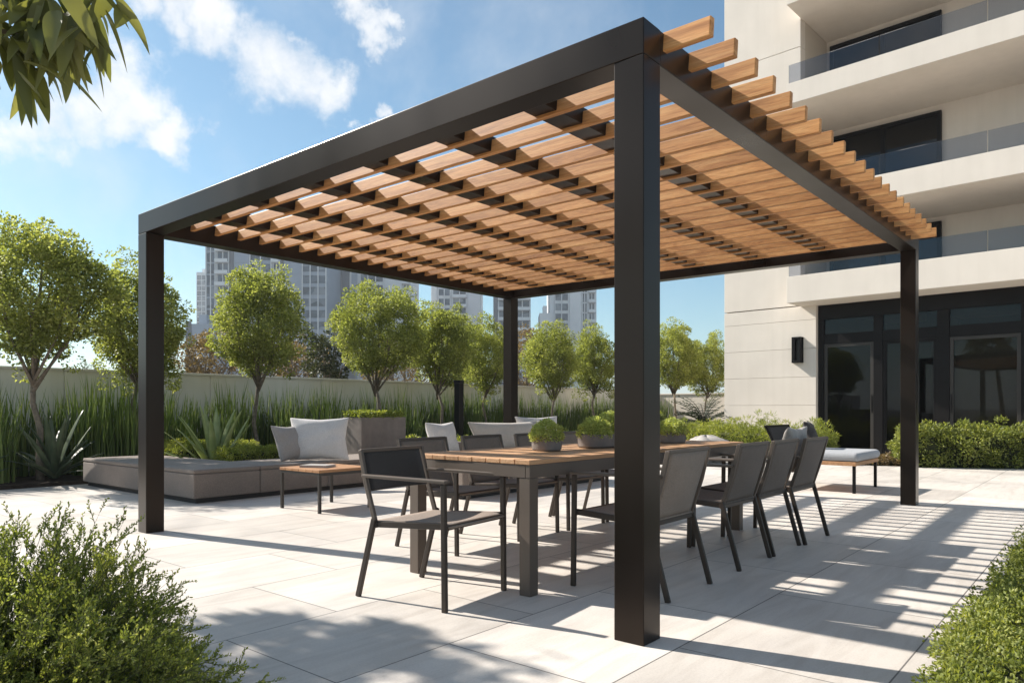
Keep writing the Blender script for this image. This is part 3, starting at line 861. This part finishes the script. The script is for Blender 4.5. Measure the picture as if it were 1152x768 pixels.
# ------------------------------------------------------------------ distant towers
def tower(label, px0, px1, dist, ytop, segs, depth=18, body='twr_white', floor=3.0, yaw=0, steps=()):
    x0 = (px0 - 576) / 822 * dist; x1 = (px1 - 576) / 822 * dist; wd = x1 - x0
    zt = H + (460 - ytop) * dist / 822
    t = thing('tower_block', label, 'tower', (x0, dist, -.02), yaw)
    MB().box(0, wd, 0, depth, 0, zt).box(wd * .3, wd * .6, depth * .3, depth * .7, zt, zt + 2.5).build('body', M[body], t)
    nfl = int(zt / floor)
    for s0, s1, kind in segs:
        a, b = s0 * wd, s1 * wd
        if kind == 'wall':
            mb = MB()
            for k in range(nfl): mb.box(a + .15, b - .15, -.08, -.004, k * floor + .06, (k + 1) * floor - .06)
            mb.build('cladding', M['twr_grey'], t); continue
        if kind == 'pale':
            MB().box(a + .1, b - .1, -.25, -.004, .1, zt - .05).build('cladding', M['twr_white'], t); continue
        if kind == 'dark':
            MB().box(a, b, -.2, -.004, .1, zt + .6).build('fin', M['twr_dark'], t); continue
        for k in range(max(0, nfl - 13), nfl):
            z = k * floor
            hh = 2.0 if kind == 'grid' else 2.55
            MB().box(a + .25, b - .25, -.10, -.004, z + .75 if kind == 'grid' else z + .25, z + .75 + hh if kind == 'grid' else z + .25 + hh).build('window', M['twr_glass'], t)
            if kind == 'balcony':
                MB().box(a + .05, b - .05, -1.5, -.005, z - .02, z + .22).box(a + .05, b - .05, -1.5, -1.44, z + .22, z + .9).build('balcony', M['twr_white'], t)
        mb = MB(); nm = max(2, int((b - a) / (2.2 if kind == 'grid' else 3.2)))
        for q in range(nm + 1):
            x = a + .25 + (b - a - .5) * q / nm
            mb.box(x - .13, x + .13, -.32 if kind == 'grid' else -.2, -.104, .5, zt - .2)
        mb.build('mullion', M['twr_white'], t)
    return t
tower('widest grey and white tower block, rising behind the round tree in the left bay', 231, 368, 190, 258,
      [(0, .09, 'glass'), (.09, .2, 'balcony'), (.2, .235, 'dark'), (.235, .36, 'wall'), (.36, .55, 'grid'), (.55, .62, 'balcony'), (.62, .645, 'dark'), (.645, .79, 'wall'), (.79, 1, 'grid')], 22, 'twr_grey')
tower('low dark-edged block left of the widest tower, half hidden by brown foliage', 209, 238, 170, 364, [(0, .22, 'dark'), (.25, 1, 'wall')], 10, 'twr_grey')
tower('faint slim bluish tower just left of the widest tower', 221, 233, 420, 306, [(0, 1, 'glass')], 12, 'twr_white')
tower('stepped white tower with dark left edge, second from the left', 384, 462, 205, 290,
      [(0, .12, 'dark'), (.14, .24, 'wall'), (.26, .62, 'grid'), (.62, .88, 'pale'), (.88, 1, 'balcony')], 18)
tower('small dark low block joined to the foot of the second tower', 378, 392, 196, 347, [(0, 1, 'dark')], 10, 'twr_dark')
tower('white tower with a central strip of balconies, left of the back pergola post', 485, 541, 230, 296,
      [(0, .12, 'pale'), (.13, .4, 'grid'), (.42, .72, 'balcony'), (.73, 1, 'pale')], 16)
tower('dark tower of close balconies directly behind the back pergola post', 555, 597, 215, 300,
      [(0, .12, 'dark'), (.12, .55, 'balcony'), (.55, 1, 'balcony')], 16, 'twr_grey')
tower('pale tower with three dark glass strips, rightmost in the gap under the roof', 618, 671, 220, 300,
      [(0, .1, 'pale'), (.1, .42, 'grid'), (.42, .68, 'pale'), (.68, .82, 'glass'), (.82, .98, 'balcony')], 16)
tower('low pale annexe on the left foot of the rightmost tower', 607, 622, 212, 352, [(0, .9, 'pale')], 10)

# ------------------------------------------------------------------ foliage builders
def clump_leaves(cent, rad, out, per, ll, lw, spread=.6, flat=1.0):
    n = len(cent) * per
    c = np.repeat(cent, per, 0); r = np.repeat(rad, per); o = np.repeat(out, per, 0)
    d = unit(rng.normal(size=(n, 3)) + o * spread)
    pos = c + d * (r * rng.uniform(.25, 1, n) ** .5)[:, None] * np.array([1, 1, flat])
    return leaves(pos, d + rng.normal(size=(n, 3)) * .7 + o * .3, rng.uniform(.65, 1.25, n) * ll, rng.uniform(.7, 1.15, n) * lw)

def tri_tubes(p, q, r0, r1):
    """three-sided tapered twigs from p to q (N,3)"""
    d = unit(q - p); s = unit(np.cross(d, np.array([.31, .9, .27]))); t = np.cross(d, s)
    vs = []
    for base, r in ((p, r0), (q, r1)):
        for k in range(3):
            an = 2 * math.pi * k / 3
            vs.append(base + (s * math.cos(an) + t * math.sin(an)) * np.asarray(r).reshape(-1, 1))
    v = np.stack(vs, 1).reshape(-1, 3); n = len(p)
    f = []
    for k in range(3):
        a, b = k, (k + 1) % 3
        f += [[a, b, b + 3], [a, b + 3, a + 3]]
    tri = np.array(f)[None] + np.arange(n)[:, None, None] * 6
    return v, tri.reshape(-1, 3)

def make_tree(name, label, hgt, rx, rz, seed, leaf='leaf_tree', nclump=370, per=72, ll=.05, lw=.03, loose=0.0, trunk_r=.04, fork=.42, group=None):
    global rng
    keep = rng; rng = np.random.default_rng(seed); r = random.Random(seed)
    t = thing(name, label, 'tree', group=group)
    cz = hgt - rz
    u = unit(rng.normal(size=(nclump, 3)))
    rad = rng.uniform(.18, 1, nclump) ** .42
    lobes = 1 + .16 * np.sin(u[:, 0] * 4 + seed) + .13 * np.sin(u[:, 2] * 6 + u[:, 1] * 5 + seed * 2) + rng.normal(size=nclump) * (.05 + loose * .1)
    cent = u * (rad * lobes)[:, None] * np.array([rx, rx, rz]) * .92 + np.array([0, 0, cz])
    # the underside of the crown thins out
    keepm = (cent[:, 2] > cz - rz * .78) | (rng.uniform(size=nclump) < .4)
    cent, u = cent[keepm], u[keepm]
    cr = rng.uniform(.10, .20, len(cent)) * (rx / .85)
    v, tri = clump_leaves(cent, cr, u, per, ll, lw, .5)
    np_mesh('crown', v, tri, M[leaf], t)
    mb = MB(); fz = hgt * fork
    bend = [(r.uniform(-.03, .03) * k, r.uniform(-.03, .03) * k, fz * k / 4) for k in range(5)]
    mb.tube(bend, [trunk_r * (1.25 if k == 0 else 1 - .07 * k) for k in range(5)], 10)
    top = Vector(bend[-1])
    for k in range(8):
        an = 2 * math.pi * (k + r.uniform(-.3, .3)) / 8
        e = Vector((math.cos(an) * rx * r.uniform(.45, .8), math.sin(an) * rx * r.uniform(.45, .8), cz + rz * r.uniform(-.25, .35)))
        s = top - Vector((0, 0, r.uniform(0, .22)))
        mid = s.lerp(e, .5) + Vector((math.cos(an) * .05, math.sin(an) * .05, -.06))
        mb.tube([s, s.lerp(mid, .5), mid, mid.lerp(e, .5) + Vector((0, 0, .03)), e], [trunk_r * .55, trunk_r * .45, trunk_r * .36, trunk_r * .25, trunk_r * .1], 7)
        for q in range(3):
            s2 = mid.lerp(e, r.uniform(0, .6)); e2 = s2 + Vector((r.uniform(-.4, .4), r.uniform(-.4, .4), r.uniform(.15, .55))) * rx
            mb.tube([s2, s2.lerp(e2, .5) + Vector((0, 0, .02)), e2], [trunk_r * .25, trunk_r * .18, trunk_r * .06], 5)
    mb.tube([top, Vector((0, 0, cz)), Vector((.03, 0, cz + rz * .5))], [trunk_r * .7, trunk_r * .45, trunk_r * .15], 8)
    mb.build('trunk', M['bark'], t, smooth=True)
    rng = keep
    return t

def b_at(px, a):
    k = (px - 576) / 822
    return (.64 * k * a + .768 * a) / (.64 - .768 * k)
protos = [make_tree('round_tree', 'x', 3.5, rx_, rz_, s, loose=lo_, fork=fk_) for s, rx_, rz_, lo_, fk_ in ((3, .86, .98, .35, .40), (8, .80, 1.02, .25, .44), (15, .83, 1.03, 0, .42), (23, .85, .96, .15, .41), (29, .84, 1.02, .3, .45), (34, .80, 1.04, .1, .40))]
used = [False] * 6
GT = 'clipped round trees along the garden wall'
row = [(45, 11.5, 252, 1.10, 0, 'leftmost tree of the row, wide crown over the reeds near the left edge'),
       (157, 11.9, 303, 1.0, 1, 'tree partly hidden behind the left front pergola post'),
       (291, 11.9, 304, 1.02, 2, 'round bright tree standing alone in front of the widest tower'),
       (427, 11.9, 322, 1.04, 3, 'tall round tree in front of the stepped second tower'),
       (497, 11.9, 338, 1.0, 5, 'tree whose trunk stands left of the slim black garden post'),
       (546, 12.2, 360,   .9, 4, 'tree hidden in part by the back pergola post'),
       (620, 11.9, 367, 1.05, 0, 'broad tree just right of the back pergola post'),
       (669, 11.9, 373, .98, 1, 'tree immediately left of the thick front pergola post'),
       (757, 10.9, 366, 1.05, 2, 'tree seen right of the thick front pergola post, before the end wall'),
       (793, 10.6, 378, .95, 4, 'small far tree touching the left edge of the cream building')]
for px, a, ytop, ws, k, lab in row:
    b = min(b_at(px, a), 23.8)
    if b == 23.8:
        kk = (px - 576) / 822; a = (.64 * b - .768 * kk * b) / (.768 + .64 * kk)
    p = AB(a, b); ht = H + (460 - ytop) * p.y / 822
    o = protos[k] if not used[k] else copy_tree(protos[k])
    used[k] = True
    s = ht / 3.5
    o.location = (p.x, p.y, .04); o.scale = (s * ws, s * ws, s); o.rotation_euler = (0, 0, rnd.uniform(0, 6.28))
    o['label'] = lab; o['group'] = GT
# trees beyond the wall
def far_tree(px, dist, ytop, rx, rz, leaf, seed, lab):
    ht = H + (460 - ytop) * dist / 822
    t = make_tree('far_tree', lab, ht, rx, rz, seed, leaf, 90, 40, .11, .06, .6, .07, .4, 'trees beyond the garden wall')
    t.location = ((px - 576) / 822 * dist, dist, 0)
far_tree(236, 24, 364, 1.25, 1.15, 'leaf_brown', 31, 'brownish loose tree beyond the wall, left of the lone round tree')
far_tree(328, 25, 372, 1.3, 1.1, 'leaf_brown', 37, 'brownish tree beyond the wall, right of the lone round tree')
far_tree(366, 22, 372, .75, 1.05, 'leaf_dark', 41, 'dark green tree beyond the wall below the right end of the widest tower')
far_tree(524, 30, 358, 1.3, 1.5, 'leaf_tree', 43, 'tree beyond the wall between two towers, left of the back post')
far_tree(595, 30, 365, 1.3, 1.4, 'leaf_brown', 47, 'faded tree beyond the wall, at the right of the back post')
far_tree(455, 30, 385, 1.7, 1.2, 'leaf_brown', 53, 'low brownish tree beyond the wall between two round trees')
far_tree(105, 60, 412, 2.2, 1.4, 'leaf_dark', 59, 'small dark far tree topping the wall at the left')

# reeds along the wall
def reed_proto(seed, nb=105, w=.27):
    g = np.random.default_rng(seed)
    hgt = g.uniform(.8, 1.5, nb) * (1 - .25 * (g.uniform(size=nb) < .3))
    ang = g.uniform(0, 2 * np.pi, nb); rr = np.sqrt(g.uniform(size=nb)) * w
    base = np.stack([rr * np.cos(ang), rr * np.sin(ang), np.zeros(nb)], 1)
    lean = np.stack([np.cos(ang), np.sin(ang), np.zeros(nb)], 1) * g.uniform(-.03, .10, nb)[:, None] + g.normal(size=(nb, 3)) * np.array([.05, .05, 0])
    vs, ts, k = [], [], 0
    L = 5
    for i in range(nb):
        sd = g.uniform(0, np.pi); s1 = np.array([math.cos(sd), math.sin(sd), 0]); s2 = np.array([-s1[1], s1[0], 0])
        wd = g.uniform(.012, .026)
        for j in range(L + 1):
            t = j / L
            c = base[i] + lean[i] * t * t * hgt[i] * 1.3 + np.array([0, 0, hgt[i] * t])
            ww = wd * (1 - t) ** .6 + .0005
            vs += [c + s1 * ww, c - s1 * ww * .5 + s2 * ww * .5, c - s1 * ww * .5 - s2 * ww * .5]
            if j < L:
                for q in range(3):
                    a, b = k + q, k + (q + 1) % 3
                    ts += [[a, b, b + 3], [a, b + 3, a + 3]]
            k += 3
    return np.array(vs), np.array(ts)
GR = 'reed clumps along the garden wall'
LR = 'clump of tall dark green upright reeds planted in front of the pale garden wall'
rmesh = []
for s in range(5):
    v, t_ = reed_proto(100 + s)
    o = np_mesh('reed_clump', v, t_, M['reed']); rmesh.append(o)
placed = 0
def reed(a, b, sc):
    global placed
    o = rmesh[placed] if placed < 5 else rmesh[placed % 5].copy()
    if placed >= 5: COL.objects.link(o)
    placed += 1
    o.location = AB(a, b, .045); o.rotation_euler = (0, 0, rnd.uniform(0, 6.28)); o.scale = (1, 1, sc)
    tag(o, LR, 'reeds', GR)
b = 2.0
while b < 23.4:
    reed(12.55 + rnd.uniform(-.18, .18), b, rnd.uniform(.82, 1.08)); b += rnd.uniform(.30, .50) if rnd.random() > .10 else .75
for a, b, s in ((11.75, 2.5, 1.05), (11.9, 3.0, 1.1), (11.6, 3.05, .8), (11.95, 4.4, 1.0), (11.8, 4.85, 1.12), (11.9, 5.3, 1.0), (11.95, 5.75, .85), (11.9, 6.6, .75), (11.9, 7.8, .8), (11.95, 8.6, .85), (11.9, 9.4, .8), (11.95, 10.9, .8)):
    reed(a, b, s)

# agaves
def blade_mesh(mb, base, yaw, L, wd, up, curl, fold=.3, n=9):
    d = Vector((math.cos(yaw), math.sin(yaw), 0)); s = Vector((-d.y, d.x, 0)); k0 = len(mb.v)
    p = Vector(base); ang = up
    for i in range(n + 1):
        t = i / n
        ww = wd * (.55 + .9 * t) * (1 - t) ** .75 * 1.35 if t < 1 else 0
        nrm = -d * math.sin(ang) + Vector((0, 0, 1)) * math.cos(ang)
        mb.v += [tuple(p + s * ww + nrm * ww * fold), tuple(p), tuple(p - s * ww + nrm * ww * fold)]
        p = p + (d * math.cos(ang) + Vector((0, 0, 1)) * math.sin(ang)) * (L / n)
        ang -= curl / n
    for i in range(n):
        a = k0 + i * 3
        mb.f += [(a, a + 1, a + 4, a + 3), (a + 1, a + 2, a + 5, a + 4)]
def agave(label, a, b, z, L, wd, n, mat, seed, sc=1):
    r = random.Random(seed); mb = MB()
    for i in range(n):
        q = i / n
        blade_mesh(mb, (r.uniform(-.03, .03), r.uniform(-.03, .03), .02), i * 2.399 + r.uniform(-.2, .2), L * (1.05 - .35 * (1 - q)) * r.uniform(.85, 1.1), wd * r.uniform(.8, 1.1),
                   R(22 + 62 * q) + r.uniform(-.12, .12), R(r.uniform(-8, 42)) * (1 - .6 * q))
    o = mb.build('agave', M[mat], None, smooth=True)
    m = o.modifiers.new('solid', 'SOLIDIFY'); m.thickness = .006
    o.location = AB(a, b, z); tag(o, label, 'plant')
agave('large pale green agave with pointed leaves behind the modular sofa, right of the left post', 9.85, 5.25, .05, 1.02, .058, 30, 'agave', 5)
agave('dark broad-leaved agave at the left end of the modular sofa', 11.45, 3.75, .05, 1.02, .06, 26, 'agave_dark', 9)
agave('small dark agave at the far left among the reeds', 11.6, 2.75, .05, .8, .05, 22, 'agave_dark', 13)

# clipped hedges
def hedge(name, label, b0, b1, a0, a1, h, step, per, ll, lw, mat, cr=.09, origin=None, yaw=None, z0=.0, rough=.04, wild=0.0, hv=.0):
    W_, D_ = b1 - b0, a1 - a0
    t = thing(name, label, 'hedge', origin if origin is not None else AB(a0, b0, z0), YAW if yaw is None else yaw)
    P, O = [], []
    def face(nu, nv, fn, out):
        for i in range(nu):
            for j in range(nv):
                P.append(fn((i + rng.uniform()) / nu, (j + rng.uniform()) / nv)); O.append(out)
    nx, ny, nz = max(2, int(W_ / step)), max(2, int(D_ / step)), max(2, int(h / step))
    face(nx, ny, lambda u, v: (W_ * u, D_ * v, h), (0, 0, 1))
    face(nx, nz, lambda u, v: (W_ * u, 0, h * v), (0, -1, 0)); face(nx, nz, lambda u, v: (W_ * u, D_, h * v), (0, 1, 0))
    face(ny, nz, lambda u, v: (0, D_ * u, h * v), (-1, 0, 0)); face(ny, nz, lambda u, v: (W_, D_ * u, h * v), (1, 0, 0))
    P = np.array(P, float); O = np.array(O, float)
    hm = 1 + hv * (np.sin(P[:, 0] * 2.3 + 1) * .6 + np.sin(P[:, 0] * 5.1 + P[:, 1] * 3) * .4)
    P[:, 2] *= hm
    # soften the corners and break the surface
    c = np.array([W_ / 2, D_ / 2, h / 2]); e = np.abs(P - c) / np.array([W_ / 2, D_ / 2, h / 2])
    P = c + (P - c) * (1 - .10 * np.clip(np.sort(e, 1)[:, 1:2] - .7, 0, 1) / .3 * np.array([[.15 / max(W_, .3), .25, .3]]) * 2)
    P = P + O * (rng.normal(size=len(P)) * rough - .03)[:, None]
    if wild:
        P[:, 2] += (O[:, 2] > .5) * rng.exponential(wild, len(P))
    P[:, 2] = np.maximum(P[:, 2], .03)
    rad = rng.uniform(.65, 1.2, len(P)) * cr
    v, tri = clump_leaves(P, rad, O, per, ll, lw, .75)
    v[:, 2] = np.maximum(v[:, 2], .002)
    np_mesh('foliage', v, tri, M[mat], t)
    ins = min(cr * .7, D_ * .3)
    MB().box(ins, W_ - ins, ins, D_ - ins, .0, h - ins).build('light_block', M['core_dark'], t)  # solid dark core added inside the leaves to block light
    return t
M['core_dark'] = mat_plain('hedge_inner', (.035, .04, .018), .95, 0, .5, 18, .6, 30, .1)
hedge('clipped_hedge', 'low bright clipped hedge behind the left end of the modular sofa', 5.0, 6.3, 10.35, 11.6, .42, .07, 52, .024, .015, 'leaf_low', .06, z0=.05)
hedge('clipped_hedge', 'low bright clipped hedge behind the sofa, right of the pale agave', 5.05, 6.62, 8.97, 9.42, .43, .07, 52, .024, .015, 'leaf_low', .06, z0=.05)
hedge('clipped_hedge', 'low green clipped hedge in the bed beyond the bench sofa', 8.4, 13.5, 9.0, 9.6, .40, .12, 36, .045, .026, 'leaf_low', .09, z0=.05)
hedge('boxwood_hedge', 'low boxwood hedge in the right foreground by the striped shadow', 2.1, 5.3, -.85, .40, 0.33, .055, 60, .0165, .010, 'leaf_box', .058, rough=.035, hv=.07)
# hedges before the building, in its own frame
def bworld(x, y):
    return (OX + x * ca - y * sa, OY + x * sa + y * ca, 0)
hedge('grassy_hedge', 'loose feathery hedge in front of the plain cream wall', -3.4, 1.5, -1.9, -1.1, .52, .11, 44, .09, .014, 'leaf_low', .11, origin=bworld(-3.4, -1.9), yaw=BYAW, rough=.07, wild=.055, hv=.06)
hd = Vector((9.9 - 7.05, 12.2 - 12.85))
hedge('leafy_hedge', 'dense leafy hedge in front of the big glass doors behind the right post', 0, 3.6, 0, .75, .62, .13, 46, .06, .034, 'leaf_box', .12, origin=(7.0, 12.95, 0), yaw=math.atan2(hd.y, hd.x), rough=.07, wild=.03, hv=.06)
hedge('ground_cover', 'low brownish ground cover at the foot of the glass doors', 0, 1.1, 0, .5, .12, .09, 26, .05, .026, 'leaf_brown', .06, origin=(6.1, 13.5, 0), yaw=-.3)

# dark palm by the end of the building, boulder
r = random.Random(77); mb = MB()
for i in range(46):
    yw = i * 2.399; el = R(r.uniform(8, 78)); L = r.uniform(.8, 1.1)
    d = Vector((math.cos(yw), math.sin(yw), 0)); pts = []
    p = Vector((0, 0, .62)); an = el
    for k in range(9):
        pts.append(p.copy()); p = p + (d * math.cos(an) + Vector((0, 0, 1)) * math.sin(an)) * L / 8; an -= R(7)
    s = Vector((-d.y, d.x, 0))
    for k in range(1, 9):
        for sg in (-1, 1):
            q = pts[k]; ln = .17 * math.sin(math.pi * (k + .8) / 9.8) + .04
            tip = q + s * sg * ln + d * ln * .55 + Vector((0, 0, .05))
            mb.add([q, q + d * .035, tip, q + Vector((0, 0, .012))], [(0, 1, 2), (0, 2, 3)])
    mb.tube(pts, [.012 - .001 * k for k in range(9)], 4)
pl = thing('sago_palm', 'dark spiky palm at the left edge of the cream building', 'plant', (5.15, 19.6, 0))
mb.build('fronds', M['sago'], pl)
MB().tube([(0, 0, 0), (0, 0, .35), (0, 0, .70)], [.14, .16, .1], 10).build('trunk', M['bark'], pl)
mb = MB()
def rock(u, v):
    t = u * 2 * math.pi; q = (v - .5) * math.pi
    k = 1 + .12 * math.sin(3 * t + 1) * math.cos(q) + .08 * math.sin(5 * t + 4 * q)
    return (.75 * k * math.cos(t) * math.cos(q), .42 * k * math.sin(t) * math.cos(q), .27 + .29 * k * math.sin(q))
mb.grid(rock, 28, 14)
o = mb.build('boulder', M['stone'], None, smooth=True); o.location = (3.75, 14.1, 0); o.rotation_euler.z = -.4; o.scale = (.62, .8, .92)
tag(o, 'pale flat boulder beyond the far end of the dining table', 'rock')

# ------------------------------------------------------------------ foreground shrub, feathery
def shrub(name, label, loc, rx, ry, hz, nst, twigs, lpt, ll, lw, mat, seed):
    global rng
    keep = rng; rng = np.random.default_rng(seed)
    t = thing(name, label, 'shrub', loc)
    d = unit(rng.normal(size=(nst, 3))); d[:, 2] = np.abs(d[:, 2]) * .95 + .02
    k = rng.uniform(.4, 1.0, nst) ** .36 * (1 + .09 * np.sin(d[:, 0] * 6 + 1) + .1 * np.sin(d[:, 1] * 7 + d[:, 2] * 5)) * (1 + .025 * rng.normal(size=nst))
    tip = d * k[:, None] * np.array([rx, ry, hz])
    base = np.stack([tip[:, 0] * .25, tip[:, 1] * .25, np.zeros(nst)], 1) + rng.normal(size=(nst, 3)) * np.array([.05, .05, 0])
    mid = base * .45 + tip * .55 + np.array([0, 0, 1]) * .10 * hz * (1 - d[:, 2:3])
    def curve(u, i):
        u = u[:, None]
        return base[i] * (1 - u) ** 2 + 2 * mid[i] * u * (1 - u) + tip[i] * u ** 2
    parts = []
    segs = np.linspace(0, 1, 6); ii = np.arange(nst)
    for a, b in zip(segs[:-1], segs[1:]):
        parts.append(tri_tubes(curve(np.full(nst, a), ii), curve(np.full(nst, b), ii), np.full(nst, .0042 * (1.1 - a)), np.full(nst, .0042 * (1.1 - b))))
    # twigs
    i2 = np.repeat(ii, twigs); nt_ = len(i2)
    u = rng.uniform(.22, 1, nt_) ** .75
    p = curve(u, i2); tang = unit(curve(np.minimum(u + .02, 1.02), i2) - curve(u - .02, i2))
    dr = unit(tang * .9 + unit(rng.normal(size=(nt_, 3))) * .75 + np.array([0, 0, .22]))
    ln = rng.uniform(.04, .10, nt_) * (hz / .75)
    q = p + dr * ln[:, None]
    parts.append(tri_tubes(p, q, np.full(nt_, .0016), np.full(nt_, .0006)))
    v, tri = join_np(parts)
    v[:, 2] = np.maximum(v[:, 2], 0)
    np_mesh('stems', v, tri, M['twig'], t)
    i3 = np.repeat(np.arange(nt_), lpt); s = np.tile(np.linspace(.12, 1.0, lpt), nt_)
    pos = p[i3] + dr[i3] * (ln[i3] * s)[:, None]
    lateral = unit(np.cross(dr[i3], unit(rng.normal(size=(len(i3), 3)))))
    v, tri = leaves(pos, dr[i3] * .75 + lateral * .8 + np.array([0, 0, .15]), rng.uniform(.7, 1.3, len(i3)) * ll * (1.1 - .3 * s), rng.uniform(.75, 1.2, len(i3)) * lw)
    v[:, 2] = np.maximum(v[:, 2], .003)
    np_mesh('foliage', v, tri, M[mat], t)
    rng = keep
    return t
M['twig'] = mat_plain('green_twig', (.10, .11, .04), .8, 0, .3, 20, 0)
shrub('feathery_shrub', 'big feathery green shrub filling the left foreground corner', (-1.62, 2.20, 0), 0.76, .76, .68, 1250, 10, 14, .0145, .007, 'leaf_bush', 21)

# ------------------------------------------------------------------ near tree: branch hangs into the top left, crown outside the frame
def big_leaves(pos, dirs, L, Wd, droop):
    n = len(pos); d = unit(dirs); T = 11
    side = unit(np.cross(d, np.array([0, 0, 1.]) + rng.normal(size=(n, 3)) * .45)); nor = np.cross(side, d)
    vs = []
    roll = rng.uniform(-.25, .25, (n, 1))
    for j in range(T):
        t = j / (T - 1)
        wv = math.sin(math.pi * min(1, t ** .82)) ** .8 * (1 - .12 * t) + .03 * (1 - t)
        c = pos + d * (L * t)[:, None] + np.array([0, 0, -1.]) * (droop * L * t * t)[:, None] + nor * (L * .05 * math.sin(t * 7))[:, None] * roll * 3
        hw = (Wd * wv * .5)[:, None] if j < T - 1 else (Wd * .004)[:, None]
        vs += [c + side * hw + nor * hw * .4, c, c - side * hw + nor * hw * .4]
    v = np.stack(vs, 1).reshape(-1, 3)
    f = []
    for j in range(T - 1):
        a = j * 3
        for q in (0, 1): f += [[a + q, a + q + 1, a + q + 4], [a + q, a + q + 4, a + q + 3]]
    tri = np.array(f)[None] + np.arange(n)[:, None, None] * (3 * T)
    return v, tri.reshape(-1, 3)
nt_root = thing('leafy_tree', 'near tree with long drooping leaves whose branch hangs into the top left corner', 'tree', (-4.5, 4.3, 0))
Q = Vector(nt_root.location)
def W2L(p): return Vector(p) - Q
mb = MB()
mb.tube([(0, 0, 0), (.02, .03, 1.0), (-.05, .1, 2.0), (-.1, .2, 2.9), (-.2, .35, 3.6)], [.11, .09, .08, .065, .04], 12)
def limb(pts, r0, r1):
    n_ = len(pts); mb.tube(pts, [r0 + (r1 - r0) * i / (n_ - 1) for i in range(n_)], 8)
def atpx(px, py, z): return W2L(((px - 576) / 822 * z, z, H + (460 - py) * z / 822))
limb([(-.08, .15, 2.6), (.6, -.4, 2.75), W2L((-2.6, 3.2, 2.72)), atpx(-40, 10, 2.55), atpx(30, -8, 2.4), atpx(85, -22, 2.3), atpx(125, -20, 2.25)], .036, .006)
limb([atpx(-40, 10, 2.55), atpx(-10, 32, 2.45), atpx(28, 42, 2.38)], .014, .005)
limb([atpx(30, -8, 2.4), atpx(60, 14, 2.36), atpx(84, 20, 2.33)], .012, .004)
tips = []
for px, py, z, n_ in ((-35, 15, 2.5, 18), (-12, 40, 2.45, 18), (8, 52, 2.4, 15), (28, 50, 2.38, 14), (15, 0, 2.42, 18), (30, 22, 2.40, 16), (45, 4, 2.38, 15), (62, 26, 2.36, 14), (80, 22, 2.33, 10), (75, -12, 2.32, 12), (100, -14, 2.28, 8), (120, -20, 2.25, 5), (-60, 10, 2.6, 14)):
    tips.append((atpx(px, py, z), n_, Vector((.3, -.1, -.7)), .165, .047))
crown_c = Vector((-.28, .40, 3.5))
for i in range(150):
    u = Vector((rnd.gauss(0, 1), rnd.gauss(0, 1), rnd.gauss(0, 1))).normalized() * rnd.uniform(.35, 1) ** .5
    c = crown_c + Vector((u.x * .75, u.y * .8, u.z * .75))
    tips.append((c, 11, Vector((u.x * .6, u.y * .6, -.45)), .19, .052))
for k in range(9):
    an = k * .7; e = crown_c + Vector((math.cos(an) * .7, math.sin(an) * .9, rnd.uniform(-.3, .5)))
    s = Vector((-.1, .2, 2.7 + .08 * k))
    limb([s, s.lerp(e, .5) + Vector((0, 0, -.08)), e], .03, .006)
mb.build('trunk', M['bark'], nt_root, smooth=True)
P_, D_, L_, W_ = [], [], [], []
for c, n_, d, L, wd in tips:
    for i in range(n_):
        P_.append(c + Vector((rnd.gauss(0, .05), rnd.gauss(0, .05), rnd.gauss(0, .04))))
        D_.append(d + Vector((rnd.gauss(0, .6), rnd.gauss(0, .6), rnd.gauss(0, .35))))
        L_.append(L * rnd.uniform(.6, 1.2)); W_.append(wd * rnd.uniform(.75, 1.25))
v, tri = big_leaves(np.array(P_), np.array(D_), np.array(L_), np.array(W_), .35)
np_mesh('crown', v, tri, M['leaf_big'], nt_root, smooth=True)
